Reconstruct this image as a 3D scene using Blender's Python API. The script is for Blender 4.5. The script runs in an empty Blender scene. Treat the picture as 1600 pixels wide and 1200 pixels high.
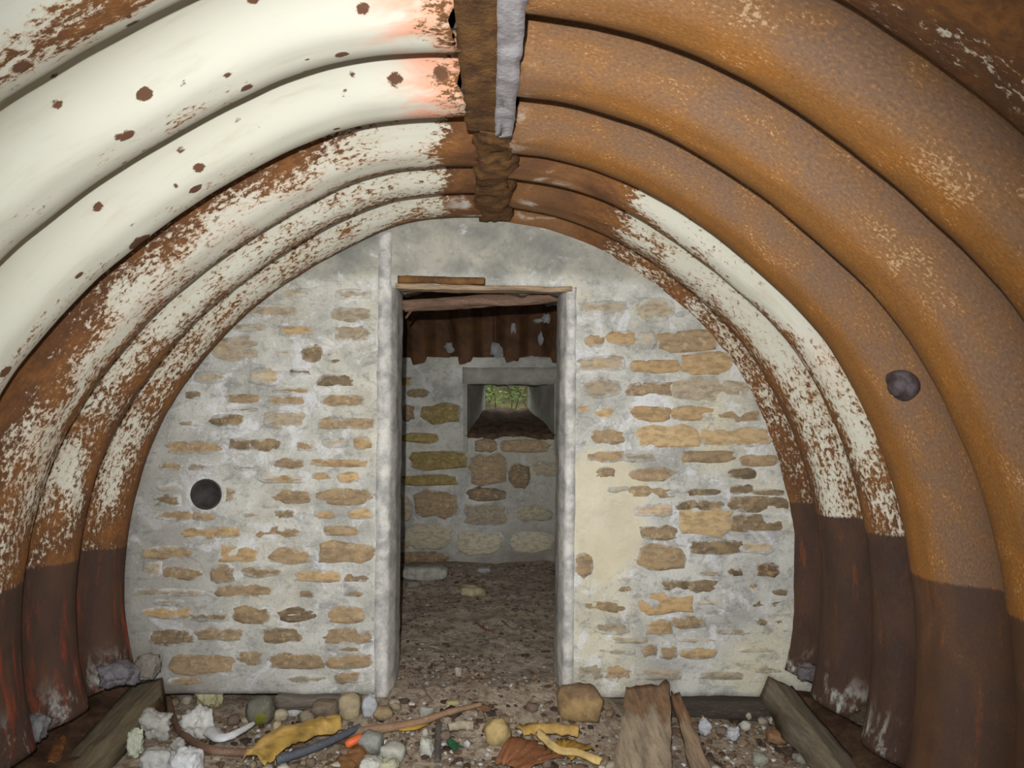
import bpy, bmesh, math, random
import numpy as np
from mathutils import Vector, noise as mnoise

random.seed(7)
SC = bpy.context.scene
COL = SC.collection

# ------------------------------------------------------------------ camera, light, exposure
F = 1067.0            # focal length in pixels of the 1600 wide frame
VX, VY = 770.0, 620.0 # vanishing point of the tunnel axis
CAMZ = 1.38
cam_d = bpy.data.cameras.new('camera'); cam = bpy.data.objects.new('camera', cam_d); COL.objects.link(cam)
cam_d.sensor_width = 36.0; cam_d.lens = 36.0*F/1600.0
cam_d.shift_x = (800-VX)/1600.0; cam_d.shift_y = (VY-600)/1600.0
cam_d.clip_start = 0.02; cam_d.clip_end = 100
cam.location = (0, 0, CAMZ); cam.rotation_euler = (math.pi/2, 0, 0)
SC.camera = cam

world = bpy.data.worlds.new('overcast_sky'); SC.world = world; world.use_nodes = True
bg = world.node_tree.nodes['Background']
bg.inputs[0].default_value = (0.86, 0.93, 1.0, 1); bg.inputs[1].default_value = 3.6

def lamp(name, kind, loc, energy, color=(1, 1, 1), rot=(0, 0, 0), **kw):
    d = bpy.data.lights.new(name, kind); d.energy = energy; d.color = color
    for k, v in kw.items(): setattr(d, k, v)
    o = bpy.data.objects.new(name, d); COL.objects.link(o); o.location = loc; o.rotation_euler = rot
    return o
# the camera's own flash, just above and left of the lens, its beam softer to the edges
lamp('camera_flash', 'SPOT', (-0.06, 0.0, CAMZ+0.13), 335, (1.0, 0.985, 0.96), (math.pi/2-math.radians(9), 0, math.radians(0.5)),
     spot_size=math.radians(101), spot_blend=1.0, shadow_soft_size=0.012)

vs = SC.view_settings
SC.display_settings.display_device = 'sRGB'
vs.view_transform = 'Standard'; vs.look = 'None'; vs.gamma = 1.0; vs.use_curve_mapping = False
vs.exposure = 0.0

# ------------------------------------------------------------------ helpers
def P(px, py, Y):
    return Vector(((px-VX)/F*Y, Y, CAMZ+(VY-py)/F*Y))
def lin(r, g, b):
    f = lambda c: (c/255/12.92) if c/255 <= 0.04045 else ((c/255+0.055)/1.055)**2.4
    return (f(r), f(g), f(b), 1.0)
def sstep(a, b, x):
    t = np.clip((np.asarray(x, dtype=float)-a)/(b-a), 0, 1); return t*t*(3-2*t)
def nz(x, y, z): return mnoise.noise(Vector((x, y, z)))
def fbm(x, y, z, o=4): return mnoise.fractal(Vector((x, y, z)), 0.8, 2.1, o)

def mesh_obj(name, verts, faces, mat=None, parent=None, attrs=None, cols=None, uv=None, smooth=True, origin=None, auto_base=False):
    v = np.array([tuple(p) for p in verts], dtype=float)
    if auto_base:
        lo, hi = v.min(0), v.max(0); origin = ((lo[0]+hi[0])/2, (lo[1]+hi[1])/2, lo[2])
    o0 = np.array(origin if origin is not None else (0, 0, 0), dtype=float)
    me = bpy.data.meshes.new(name)
    me.from_pydata([tuple(p) for p in (v-o0)], [], [tuple(int(i) for i in f) for f in faces]); me.update()
    if smooth: me.polygons.foreach_set('use_smooth', [True]*len(me.polygons))
    for k, a in (attrs or {}).items():
        at = me.attributes.new(k, 'FLOAT', 'POINT'); at.data.foreach_set('value', np.asarray(a, dtype=np.float32))
    if cols is not None:
        at = me.attributes.new('col', 'FLOAT_COLOR', 'POINT'); at.data.foreach_set('color', np.asarray(cols, dtype=np.float32).ravel())
    if uv is not None:
        ul = me.uv_layers.new(name='UVMap')
        li = np.empty(len(me.loops), dtype=np.int32); me.loops.foreach_get('vertex_index', li)
        ul.data.foreach_set('uv', np.asarray(uv, dtype=np.float32)[li].ravel())
    if mat: me.materials.append(mat)
    ob = bpy.data.objects.new(name, me); COL.objects.link(ob)
    ob.location = tuple(o0)
    if parent is not None:
        ob.parent = parent
        ob.location = Vector(tuple(o0))-parent.location
    return ob
def tag(o, label=None, cat=None, group=None, kind=None):
    if label: o['label'] = label
    if cat: o['category'] = cat
    if group: o['group'] = group
    if kind: o['kind'] = kind
    return o
def solid(o, t, off=1.0):
    m = o.modifiers.new('thickness', 'SOLIDIFY'); m.thickness = t; m.offset = off; return o
def fix_normals(o):
    bm = bmesh.new(); bm.from_mesh(o.data); bmesh.ops.recalc_face_normals(bm, faces=bm.faces); bm.to_mesh(o.data); bm.free(); return o
def grid_faces(nu, nv):
    i, j = np.meshgrid(np.arange(nu-1), np.arange(nv-1), indexing='ij')
    a = (i*nv+j).ravel(); return np.stack([a, a+1, a+nv+1, a+nv], 1)

# ------------------------------------------------------------------ material node kit
class NT:
    def __init__(s, name):
        s.m = bpy.data.materials.new(name); s.m.use_nodes = True
        s.n = s.m.node_tree.nodes; s.l = s.m.node_tree.links
        s.b = s.n['Principled BSDF']
    def new(s, t, **kw):
        x = s.n.new(t)
        for k, v in kw.items(): setattr(x, k, v)
        return x
    def put(s, sock, v):
        if isinstance(v, bpy.types.NodeSocket): s.l.new(v, sock)
        elif v is not None: sock.default_value = v
    def attr(s, name, out='Fac'): return s.new('ShaderNodeAttribute', attribute_name=name).outputs[out]
    def pos(s): return s.new('ShaderNodeNewGeometry').outputs['Position']
    def obj(s): return s.new('ShaderNodeTexCoord').outputs['Object']
    def uv(s): return s.new('ShaderNodeTexCoord').outputs['UV']
    def xyz(s, v): 
        x = s.new('ShaderNodeSeparateXYZ'); s.l.new(v, x.inputs[0]); return x.outputs
    def scale(s, v, sc):
        x = s.new('ShaderNodeMapping'); s.l.new(v, x.inputs[0]); x.inputs['Scale'].default_value = sc; return x.outputs[0]
    def noise(s, v, sc, det=4, rough=0.6, dist=0.0):
        x = s.new('ShaderNodeTexNoise'); s.put(x.inputs['Vector'], v); x.inputs['Scale'].default_value = sc
        x.inputs['Detail'].default_value = det; x.inputs['Roughness'].default_value = rough; x.inputs['Distortion'].default_value = dist
        return x.outputs['Fac']
    def voro(s, v, sc, feat='F1'):
        x = s.new('ShaderNodeTexVoronoi', feature=feat); s.put(x.inputs['Vector'], v); x.inputs['Scale'].default_value = sc
        return x.outputs
    def math(s, op, a, b=None, c=None, clamp=False):
        x = s.new('ShaderNodeMath', operation=op, use_clamp=clamp); s.put(x.inputs[0], a)
        if b is not None: s.put(x.inputs[1], b)
        if c is not None: s.put(x.inputs[2], c)
        return x.outputs[0]
    def step(s, v, a, b):
        x = s.new('ShaderNodeMapRange', interpolation_type='SMOOTHSTEP'); s.put(x.inputs['Value'], v)
        s.put(x.inputs['From Min'], a); s.put(x.inputs['From Max'], b); return x.outputs[0]
    def mix(s, f, a, b, mode='MIX'):
        x = s.new('ShaderNodeMix', data_type='RGBA', blend_type=mode, clamp_factor=True)
        s.put(x.inputs[0], f); s.put(x.inputs[6], a); s.put(x.inputs[7], b); return x.outputs[2]
    def bump(s, h, st=0.4, d=0.01):
        x = s.new('ShaderNodeBump'); x.inputs['Strength'].default_value = st; x.inputs['Distance'].default_value = d
        s.l.new(h, x.inputs['Height']); s.l.new(x.outputs[0], s.b.inputs['Normal'])
    def out(s, c, rough=0.8, spec=0.3, metal=0.0):
        s.put(s.b.inputs['Base Color'], c); s.put(s.b.inputs['Roughness'], rough); s.put(s.b.inputs['Specular IOR Level'], spec)
        s.put(s.b.inputs['Metallic'], metal); return s.m

def mat_sheet():
    k = NT('painted_rusty_iron'); uv = k.uv(); p = k.pos()
    wear, tint, red, dado, spots = (k.attr(a) for a in ('wear', 'tint', 'red', 'dado', 'spots'))
    suv = k.scale(uv, (0.45, 1, 1))
    n1 = k.noise(suv, 88, 6, 0.74, 0.3); n2 = k.noise(suv, 11, 4, 0.62, 0.4); n3 = k.noise(suv, 210, 3, 0.7)
    nst = k.noise(k.scale(uv, (0.13, 1, 1)), 26, 5, 0.65, 0.2)
    paint = k.mix(k.noise(suv, 3, 4), lin(212, 212, 201), lin(200, 199, 181))
    paint = k.mix(k.math('MULTIPLY', k.step(nst, 0.5, 0.72), 0.45), paint, lin(184, 178, 152))
    paint = k.mix(k.math('MULTIPLY', red, k.step(n2, 0.36, 0.58)), paint, lin(226, 160, 132))
    # rust: fine speckle + broad patches, driven by the wear value
    r = k.math('ADD', k.math('MULTIPLY', n1, 0.66), k.math('MULTIPLY', n2, 0.34))
    r = k.math('ADD', r, wear)
    rm = k.step(r, 0.60, 0.645)
    v = k.voro(k.scale(uv, (0.8, 1, 1)), 9.0)
    vd = k.math('ADD', v['Distance'], k.math('MULTIPLY', k.math('SUBTRACT', n1, 0.5), 0.22))
    vr = k.math('MULTIPLY', k.math('SUBTRACT', k.xyz(v['Color'])[0], 0.45), 0.46)
    sp = k.math('MULTIPLY', k.step(k.math('SUBTRACT', vr, vd), -0.012, 0.012), spots)
    v2 = k.voro(k.scale(uv, (0.6, 1, 1)), 21.0)
    vd2 = k.math('ADD', v2['Distance'], k.math('MULTIPLY', k.math('SUBTRACT', n1, 0.5), 0.3))
    vr2 = k.math('MULTIPLY', k.math('SUBTRACT', k.xyz(v2['Color'])[1], 0.55), 0.62)
    sp2 = k.math('MULTIPLY', k.step(k.math('SUBTRACT', vr2, vd2), -0.02, 0.02), spots)
    rm = k.math('MAXIMUM', rm, k.math('MAXIMUM', sp, sp2))
    stain = k.step(r, 0.55, 0.62)
    paint = k.mix(k.math('MULTIPLY', stain, 0.55), paint, lin(190, 150, 108))
    brown = k.mix(k.step(n2, 0.35, 0.7), lin(100, 68, 44), lin(140, 94, 50))
    brown = k.mix(k.math('MULTIPLY', k.step(n1, 0.42, 0.62), 0.5), brown, lin(82, 56, 42))
    bare = k.mix(tint, k.mix(k.step(n2, 0.42, 0.62), lin(124, 98, 78), lin(136, 100, 66)), k.mix(k.step(n2, 0.4, 0.62), lin(138, 94, 46), lin(152, 100, 42)))
    bare = k.mix(k.math('MULTIPLY', k.step(n1, 0.5, 0.66), 0.25), bare, lin(108, 72, 44))
    bare = k.mix(k.math('MULTIPLY', k.step(n3, 0.52, 0.68), 0.6), bare, lin(170, 124, 74))
    bare = k.mix(k.math('MULTIPLY', k.step(n3, 0.48, 0.34), 0.35), bare, lin(84, 56, 38))
    flk = k.step(k.math('ADD', k.math('MULTIPLY', n3, 0.5), k.math('MULTIPLY', n2, 0.5)), 0.575, 0.63)
    bare = k.mix(k.math('MULTIPLY', flk, 0.7), bare, lin(196, 168, 132))
    full = k.step(wear, 0.32, 0.5)
    brown = k.mix(k.math('MULTIPLY', k.math('MAXIMUM', sp, sp2), 0.7), brown, lin(96, 68, 54))
    rust = k.mix(full, brown, bare)
    c = k.mix(rm, paint, rust)
    # tar-brown dado painted along the foot
    dm = k.step(k.math('ADD', dado, k.math('MULTIPLY', k.math('SUBTRACT', n1, 0.5), 0.03)), -0.006, 0.006)
    dc = k.mix(k.step(n2, 0.35, 0.65), lin(70, 53, 46), lin(82, 60, 47))
    dc = k.mix(k.math('MULTIPLY', k.step(k.math('ADD', nst, k.math('MULTIPLY', n1, 0.4)), 0.78, 0.92), 0.42), dc, lin(150, 82, 34))
    dc = k.mix(k.math('MULTIPLY', red, k.step(nst, 0.5, 0.64)), dc, lin(150, 62, 36))
    dc = k.mix(k.math('MULTIPLY', k.attr('lime'), k.step(k.math('ADD', n2, k.math('MULTIPLY', n1, 0.3)), 0.66, 0.8)), dc, lin(176, 178, 172))
    dm = k.math('MULTIPLY', dm, k.math('SUBTRACT', 1.0, k.math('MULTIPLY', full, 0.15)))
    c = k.mix(dm, c, dc)
    c = k.mix(k.math('MULTIPLY', k.attr('lime'), k.math('MULTIPLY', k.step(k.math('ADD', n2, k.math('MULTIPLY', n1, 0.3)), 0.68, 0.8), k.math('SUBTRACT', 1.0, dm))), c, lin(182, 182, 176))
    k.bump(k.math('ADD', k.math('MULTIPLY', rm, k.math('ADD', k.math('MULTIPLY', n1, k.math('SUBTRACT', 1.0, k.math('MULTIPLY', full, 0.75))), k.math('MULTIPLY', n3, 0.35))), k.math('MULTIPLY', n2, 0.4)), 0.5, 0.003)
    return k.out(c, k.math('ADD', 0.55, k.math('MULTIPLY', rm, 0.3)), 0.3)

def mortar_nodes(k, p):
    n = k.noise(p, 5, 6, 0.62, 0.3); f = k.noise(p, 38, 4, 0.65); b = k.noise(p, 1.7, 3, 0.5)
    c = k.mix(k.step(n, 0.34, 0.66), lin(158, 157, 150), lin(196, 195, 187))
    c = k.mix(k.math('MULTIPLY', k.step(b, 0.48, 0.66), k.math('ADD', 0.22, k.math('MULTIPLY', k.step(k.xyz(p)[0], -0.2, 0.7), 0.4))), c, lin(208, 200, 170))
    w = k.step(k.math('ADD', k.noise(p, 7, 5, 0.7, 0.6), k.math('MULTIPLY', f, 0.25)), 0.66, 0.76)
    c = k.mix(k.math('MULTIPLY', w, 0.6), c, lin(216, 217, 220))
    d = k.step(k.math('ADD', k.noise(k.scale(p, (1, 1, 1.7)), 9.3, 5, 0.7, 0.4), k.math('MULTIPLY', f, 0.2)), 0.63, 0.76)
    c = k.mix(k.math('MULTIPLY', d, 0.45), c, lin(112, 112, 118))
    c = k.mix(k.math('MULTIPLY', k.step(f, 0.54, 0.72), 0.34), c, lin(120, 112, 98))
    h = k.noise(p, 95, 4, 0.7)
    c = k.mix(k.math('MULTIPLY', k.step(h, 0.54, 0.70), 0.30), c, lin(226, 226, 220))
    c = k.mix(k.math('MULTIPLY', k.step(h, 0.46, 0.32), 0.30), c, lin(108, 104, 96))
    cr = k.voro(k.scale(p, (3.2, 1, 9)), 1.3, 'DISTANCE_TO_EDGE')['Distance']
    cr = k.step(k.math('ADD', cr, k.math('MULTIPLY', n, 0.10)), 0.075, 0.05)
    c = k.mix(k.math('MULTIPLY', cr, 0.16), c, lin(96, 92, 88))
    return c, n, f

def mat_wall():
    k = NT('lime_mortar'); p = k.pos(); c, n, f = mortar_nodes(k, p)
    z = k.xyz(p)[2]; x = k.xyz(p)[0]
    conc = k.attr('conc')   # cast concrete head of the wall
    cc = k.mix(k.step(n, 0.3, 0.7), lin(128, 128, 122), lin(176, 172, 158))
    cc = k.mix(k.math('MULTIPLY', k.step(f, 0.5, 0.7), 0.35), cc, lin(110, 110, 108))
    cc = k.mix(k.math('MULTIPLY', k.step(k.noise(p, 9, 5, 0.7), 0.6, 0.7), 0.7), cc, lin(205, 207, 208))
    c = k.mix(conc, c, cc)
    c = k.mix(k.math('MULTIPLY', k.attr('smooth'), 0.75), c, k.mix(n, lin(196, 188, 162), lin(216, 206, 176)))
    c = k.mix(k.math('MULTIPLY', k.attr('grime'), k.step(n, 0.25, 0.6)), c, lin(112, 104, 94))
    k.bump(k.math('ADD', n, k.math('MULTIPLY', f, 0.5)), 0.5, 0.012)
    return k.out(c, 0.9, 0.15)

def mat_stone():
    k = NT('sandstone'); p = k.pos(); m, n, f = mortar_nodes(k, p)
    e = k.attr('edge'); smear = k.attr('smear')
    col = k.attr('col', 'Color')
    g = k.noise(k.scale(p, (1, 1, 2.4)), 22, 5, 0.65)
    s = k.mix(k.math('MULTIPLY', k.step(g, 0.42, 0.64), 0.50), col, k.mix(0.7, col, (0.03, 0.02, 0.012, 1)))
    s = k.mix(k.math('MULTIPLY', k.step(k.noise(p, 14, 4, 0.6), 0.52, 0.66), 0.35), s, lin(188, 158, 112))
    s = k.mix(k.math('MULTIPLY', k.step(f, 0.52, 0.7), 0.4), s, lin(206, 186, 150))
    mm = k.math('ADD', k.math('MULTIPLY', k.noise(k.scale(p, (0.7, 1, 1.2)), 22, 5, 0.72), 1.6), k.math('MULTIPLY', e, -0.82))
    mm = k.step(k.math('ADD', mm, smear), 0.36, 0.66)
    c = k.mix(mm, s, m)
    k.bump(k.math('ADD', g, k.math('MULTIPLY', f, 0.5)), 0.5, 0.01)
    return k.out(c, 0.9, 0.15)

def mat_attr(name, rough=0.9, ns=18, dark=0.5, bump=0.5, spec=0.15, light=0.25, stretch=(1, 1, 1)):
    k = NT(name); p = k.scale(k.obj(), stretch); col = k.attr('col', 'Color')
    n = k.noise(p, ns, 6, 0.68, 0.2); f = k.noise(p, ns*5, 4, 0.6)
    c = k.mix(k.math('MULTIPLY', k.step(n, 0.40, 0.66), dark), col, k.mix(0.75, col, (0.02, 0.015, 0.012, 1)))
    c = k.mix(k.math('MULTIPLY', k.step(f, 0.55, 0.75), light), c, k.mix(0.5, col, (0.8, 0.78, 0.7, 1)))
    k.bump(k.math('ADD', n, k.math('MULTIPLY', f, 0.4)), bump, 0.008)
    return k.out(c, rough, spec)

def mat_dirt():
    k = NT('trodden_earth'); p = k.pos()
    n = k.noise(p, 6, 6, 0.65); f = k.noise(p, 60, 5, 0.7); g = k.noise(p, 22, 5, 0.7, 0.3)
    c = k.mix(k.step(n, 0.35, 0.65), lin(166, 151, 134), lin(188, 173, 154))
    c = k.mix(k.math('MULTIPLY', k.step(g, 0.44, 0.62), 0.7), c, lin(112, 94, 80))
    c = k.mix(k.math('MULTIPLY', k.step(f, 0.58, 0.72), 0.6), c, lin(200, 190, 172))
    c = k.mix(k.math('MULTIPLY', k.step(f, 0.32, 0.44), -0.4), c, lin(50, 40, 34))
    k.bump(k.math('ADD', g, k.math('MULTIPLY', f, 0.6)), 0.8, 0.02)
    return k.out(c, 0.95, 0.1)

def mat_plain(name, c1, c2, sc=12, rough=0.8, spec=0.2, bump=0.4, stretch=(1, 1, 1)):
    k = NT(name); p = k.scale(k.obj(), stretch)
    n = k.noise(p, sc, 6, 0.68, 0.2); f = k.noise(p, sc*6, 4, 0.65)
    c = k.mix(k.step(n, 0.33, 0.67), c1, c2)
    c = k.mix(k.math('MULTIPLY', k.step(f, 0.54, 0.72), 0.3), c, c1)
    k.bump(k.math('ADD', n, k.math('MULTIPLY', f, 0.5)), bump, 0.008)
    return k.out(c, rough, spec)

M_SHEET = mat_sheet(); M_WALL = mat_wall(); M_STONE = mat_stone(); M_DIRT = mat_dirt()
M_ROCK = mat_attr('rubble_rock', 0.92, 14, 0.55, 0.7)
M_LIME = mat_attr('crumbly_lime', 0.95, 16, 0.40, 1.0, 0.1, 0.3)
M_WOOD = mat_attr('weathered_timber', 0.85, 9, 0.6, 0.6, 0.25, 0.25, (6, 0.5, 6))
M_WOODX = mat_attr('weathered_plank', 0.85, 9, 0.6, 0.6, 0.25, 0.25, (0.6, 6, 6))
M_FOAM = mat_attr('crumpled_film', 0.6, 18, 0.35, 0.5, 0.3, 0.3)
M_CONC = mat_plain('old_concrete', lin(130, 128, 120), lin(160, 156, 146), 6, 0.92, 0.15)
M_LEDGE = mat_plain('rusty_debris', lin(64, 46, 36), lin(96, 76, 60), 10, 0.95, 0.1, 0.9)
M_RUST = mat_plain('flaking_rust', lin(84, 60, 42), lin(126, 92, 54), 16, 0.9, 0.2, 0.9)
M_GREY = mat_plain('lime_coated_iron', lin(138, 132, 134), lin(184, 182, 186), 14, 0.8, 0.3, 0.5)
M_PIPE = mat_plain('dark_grey_iron', lin(42, 39, 38), lin(64, 60, 58), 20, 0.7, 0.3)  # dark grey for the vent pipe and its closing disc
M_BOLT = mat_plain('dark_bolt_iron', lin(62, 50, 48), lin(92, 84, 88), 30, 0.6, 0.4)

# ------------------------------------------------------------------ the arch curve (at the wall plane)
K = 3.17/F
ARCH_L = [(770,345),(700,345),(640,352),(600,365),(540,395),(480,430),(430,465),(380,505),(338,550),(298,600),(265,655),(240,710),(222,770),(210,830),(205,890),(207,950),(214,1000),(224,1040)]
ARCH_R = [(770,345),(820,350),(870,361),(920,379),(970,405),(1020,440),(1060,473),(1103,512),(1138,550),(1165,592),(1190,640),(1210,690),(1225,740),(1237,800),(1243,860),(1244,920),(1241,980),(1234,1030),(1228,1050)]
def arch_curve(pts, n):
    a = np.array([((x-VX)*K, CAMZ+(VY-y)*K) for x, y in pts])
    d = np.r_[0, np.cumsum(np.hypot(*np.diff(a, axis=0).T))]
    s = np.linspace(0, d[-1], 400); xs = np.interp(s, d, a[:, 0]); zs = np.interp(s, d, a[:, 1])
    for _ in range(220):
        xs[1:-1] = 0.25*xs[:-2]+0.5*xs[1:-1]+0.25*xs[2:]; zs[1:-1] = 0.25*zs[:-2]+0.5*zs[1:-1]+0.25*zs[2:]
    d = np.r_[0, np.cumsum(np.hypot(np.diff(xs), np.diff(zs)))]
    u = np.linspace(0, d[-1], n)
    return u, np.interp(u, d, xs), np.interp(u, d, zs)
def arch_normals(x, z, side):
    tx, tz = np.gradient(x), np.gradient(z); l = np.hypot(tx, tz); tx, tz = tx/l, tz/l
    return (-tz, tx) if side > 0 else (tz, -tx)    # outward

CREST = {-1: [-0.75, -0.35, 0.05, 0.45, 0.85, 1.23, 1.61, 1.975, 2.42, 2.74, 3.10, 3.46],
         1: [-0.80, -0.42, -0.04, 0.34, 0.73, 1.10, 1.43, 1.83, 2.26, 2.53, 2.93, 3.30]}
def phase(side, Y):
    c = CREST[side]
    for i in range(len(c)-1):
        if c[i] <= Y <= c[i+1]: return i, (Y-c[i])/(c[i+1]-c[i]), c[i+1]-c[i]
    return 0, 0.9, 0.38
def depth(side, Y):
    i, t, p = phase(side, Y); A = min(0.105, 0.25*p)
    s = lambda a, b: 0.5-0.5*math.cos(math.pi*min(1, max(0, (t-a)/(b-a))))
    return A*(s(0.0, 0.2)-s(0.36, 0.80))-0.006*math.sin(math.pi*max(0, (t-0.8)/0.2))

# outer concrete shell behind the sheets: the two walls and the crown
def shell(name, side):
    u, x, z = arch_curve(ARCH_L if side < 0 else ARCH_R, 40)
    nx, nzv = arch_normals(x, z, side)
    X = np.r_[x+nx*0.21, x[-1]+nx[-1]*0.21]; Z = np.r_[z+nzv*0.21, -0.35]
    ys = np.linspace(-3.0, 3.9, 36); V = []  # unseen run behind the camera, lengthened so less daylight gets in
    for Y in ys:
        for a, b in zip(X, Z): V.append((a, Y, b))
    o = mesh_obj(name, V, grid_faces(len(ys), len(X)), M_CONC)
    solid(o, 0.06, 0.0); tag(o, kind='structure'); return o
wall_l = shell('wall_left', -1); wall_r = shell('wall_right', 1)
tag(wall_l, 'concrete left haunch of the tunnel behind curved painted iron sheets'); tag(wall_r, 'concrete right haunch of the tunnel behind curved brown rusty iron sheets')

def sheet(side, y0, y1, wearf, off=0.0, seed=0, label=None, arc0=None):
    par = wall_l if side < 0 else wall_r
    NU, step = 150, 0.0135
    u, x, z = arch_curve(ARCH_L if side < 0 else ARCH_R, NU)
    nx, nzv = arch_normals(x, z, side)
    ys = np.linspace(y0, y1, max(6, int((y1-y0)/step)))
    V, UV = [], []; A = {k: [] for k in ('wear', 'tint', 'red', 'dado', 'spots', 'lime')}
    for Y in ys:
        i, t, p = phase(side, Y); d0 = depth(side, Y)
        rag = (arc0 or 0.05)+0.024*fbm(Y*9, seed*3.1, 0)+0.014*nz(Y*31, seed, 5)+0.008*nz(Y*70, seed, 2)
        for j in range(NU):
            uu = u[j]; fr = j/(NU-1)
            s = rag+(u[-1]-rag)*fr
            xi, zi = np.interp(s, u, x), np.interp(s, u, z); ni, nj = np.interp(s, u, nx), np.interp(s, u, nzv)
            d = d0+off+0.007*nz(s*2.2, Y*1.8, seed)+0.0025*nz(s*9, Y*9, seed+4)
            V.append((xi+ni*d, Y, zi+nj*d)); UV.append((s, Y))
            w = wearf(s, Y, i, t, zi); w['wear'] += (0.004+0.02*S(1.2, 1.8, s)) if seed == 2 else 0.012; w['wear'] += 0.045*fbm(s*2.2, Y*5+seed*7, 3.1)+0.03*nz(s*9, Y*14, seed)
            for kx in A: A[kx].append(w.get(kx, 0.0))
    o = mesh_obj('corrugated_sheet', V, grid_faces(len(ys), NU), M_SHEET, par, A, uv=UV)
    solid(o, 0.005, -1 if side > 0 else 1)
    if label: o['label'] = label
    return o

def S(a, b, x):
    t = min(1, max(0, (x-a)/(b-a))); return t*t*(3-2*t)
def w_left_near(s, Y, i, t, z):
    w = -0.10+0.12*S(0.60, 0.86, t)*S(0.2, 0.8, s)+0.20*S(0.30, 0.08, s)
    w -= 0.10*S(0.85, 0.6, t)*S(0.15, 0.4, s)
    if Y < 1.2: w += 0.10
    return dict(wear=w, red=S(0.34, 0.16, s)*0.9, spots=1.0, dado=0.66-z, tint=0.5)
def w_left_far(s, Y, i, t, z):
    c = CREST[-1][i]
    w = 0.03
    if c < 2.3:                       # nearest band of the far sheet: heavy rust along its outer edge
        w = 0.03+0.15*S(0.75, 0.45, t)*S(0.15, 0.6, s)+0.10*S(0.85, 1.0, t)
        w += 0.05*S(0.9, 1.7, s)
    elif c < 2.6:
        w = 0.055+0.05*S(0.9, 1.9, s)+0.09*S(0.75, 0.95, t)
    else:
        w = 0.075+0.04*S(0.6, 1.6, s)+0.12*S(0.8, 0.98, t)
    w += 0.22*S(0.26, 0.08, s)
    w += 0.05*S(0.3, 0.0, z-0.7)
    lime = S(0.34, 0.14, z)*0.9+S(0.28, 0.1, s)*S(2.6, 2.9, Y)*0.9
    return dict(wear=w, red=0.10*S(2.6, 2.3, Y)+1.0*S(3.02, 3.12, Y)*S(1.0, 0.3, z)+0.4*S(0.3, 0.1, z-0.35), spots=0.0, dado=0.70+0.03*math.sin(Y*3)-z, tint=0.4, lime=lime)
def w_right_near(s, Y, i, t, z):
    w = 0.8+0.0*s
    tint = S(0.62, 0.80, t)*S(0.0, 0.5, s)+0.25*S(0.5, 0.3, s)
    return dict(wear=w, tint=min(1, tint), dado=0.80-z, spots=0.0, lime=0.5*S(0.16, 0.05, s)*S(1.5, 1.8, Y))
def w_right_outer(s, Y, i, t, z):
    w = 0.20+0.04*S(0.8, 0.4, s)
    return dict(wear=w, tint=0.9, dado=0.80-z, spots=0.3)
def w_right_far(s, Y, i, t, z):
    c = CREST[1][i]
    if c < 2.4: w = 0.01+0.10*S(0.72, 0.9, t)+0.06*S(1.2, 2.0, s)
    elif c < 2.8: w = 0.055+0.12*S(0.75, 0.95, t)
    else: w = 0.13+0.06*S(0.7, 0.95, t)
    w += 0.32*S(0.62, 0.30, s)
    w += 0.04*S(0.5, 0.05, z-0.885)
    lime = S(0.30, 0.12, z)+0.85*S(0.34, 0.2, s)*S(0.08, 0.16, s)
    return dict(wear=w, tint=0.5, red=0.10*S(1.1, 1.4, s)*S(1.6, 1.4, s), spots=0.0, dado=0.885-z, lime=lime)

sheet(-1, -0.75, 1.990, w_left_near, 0.0, 1, 'cream painted corrugated sheet with few rust spots', 0.085)
sheet(-1, 1.955, 3.46, w_left_far, 0.006, 2, 'cream corrugated sheet densely speckled with rust, brown at its foot', 0.05)
sheet(1, -0.80, 1.115, w_right_outer, -0.002, 3, 'brown rusted corrugated sheet with flaking pale paint', 0.07)
near_r = sheet(1, 1.08, 2.275, w_right_near, 0.0, 4, 'wholly rusted orange brown corrugated sheet', 0.055)
sheet(1, 2.24, 3.30, w_right_far, 0.006, 5, 'white painted rusting corrugated sheet with dark brown foot', 0.05)

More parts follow.
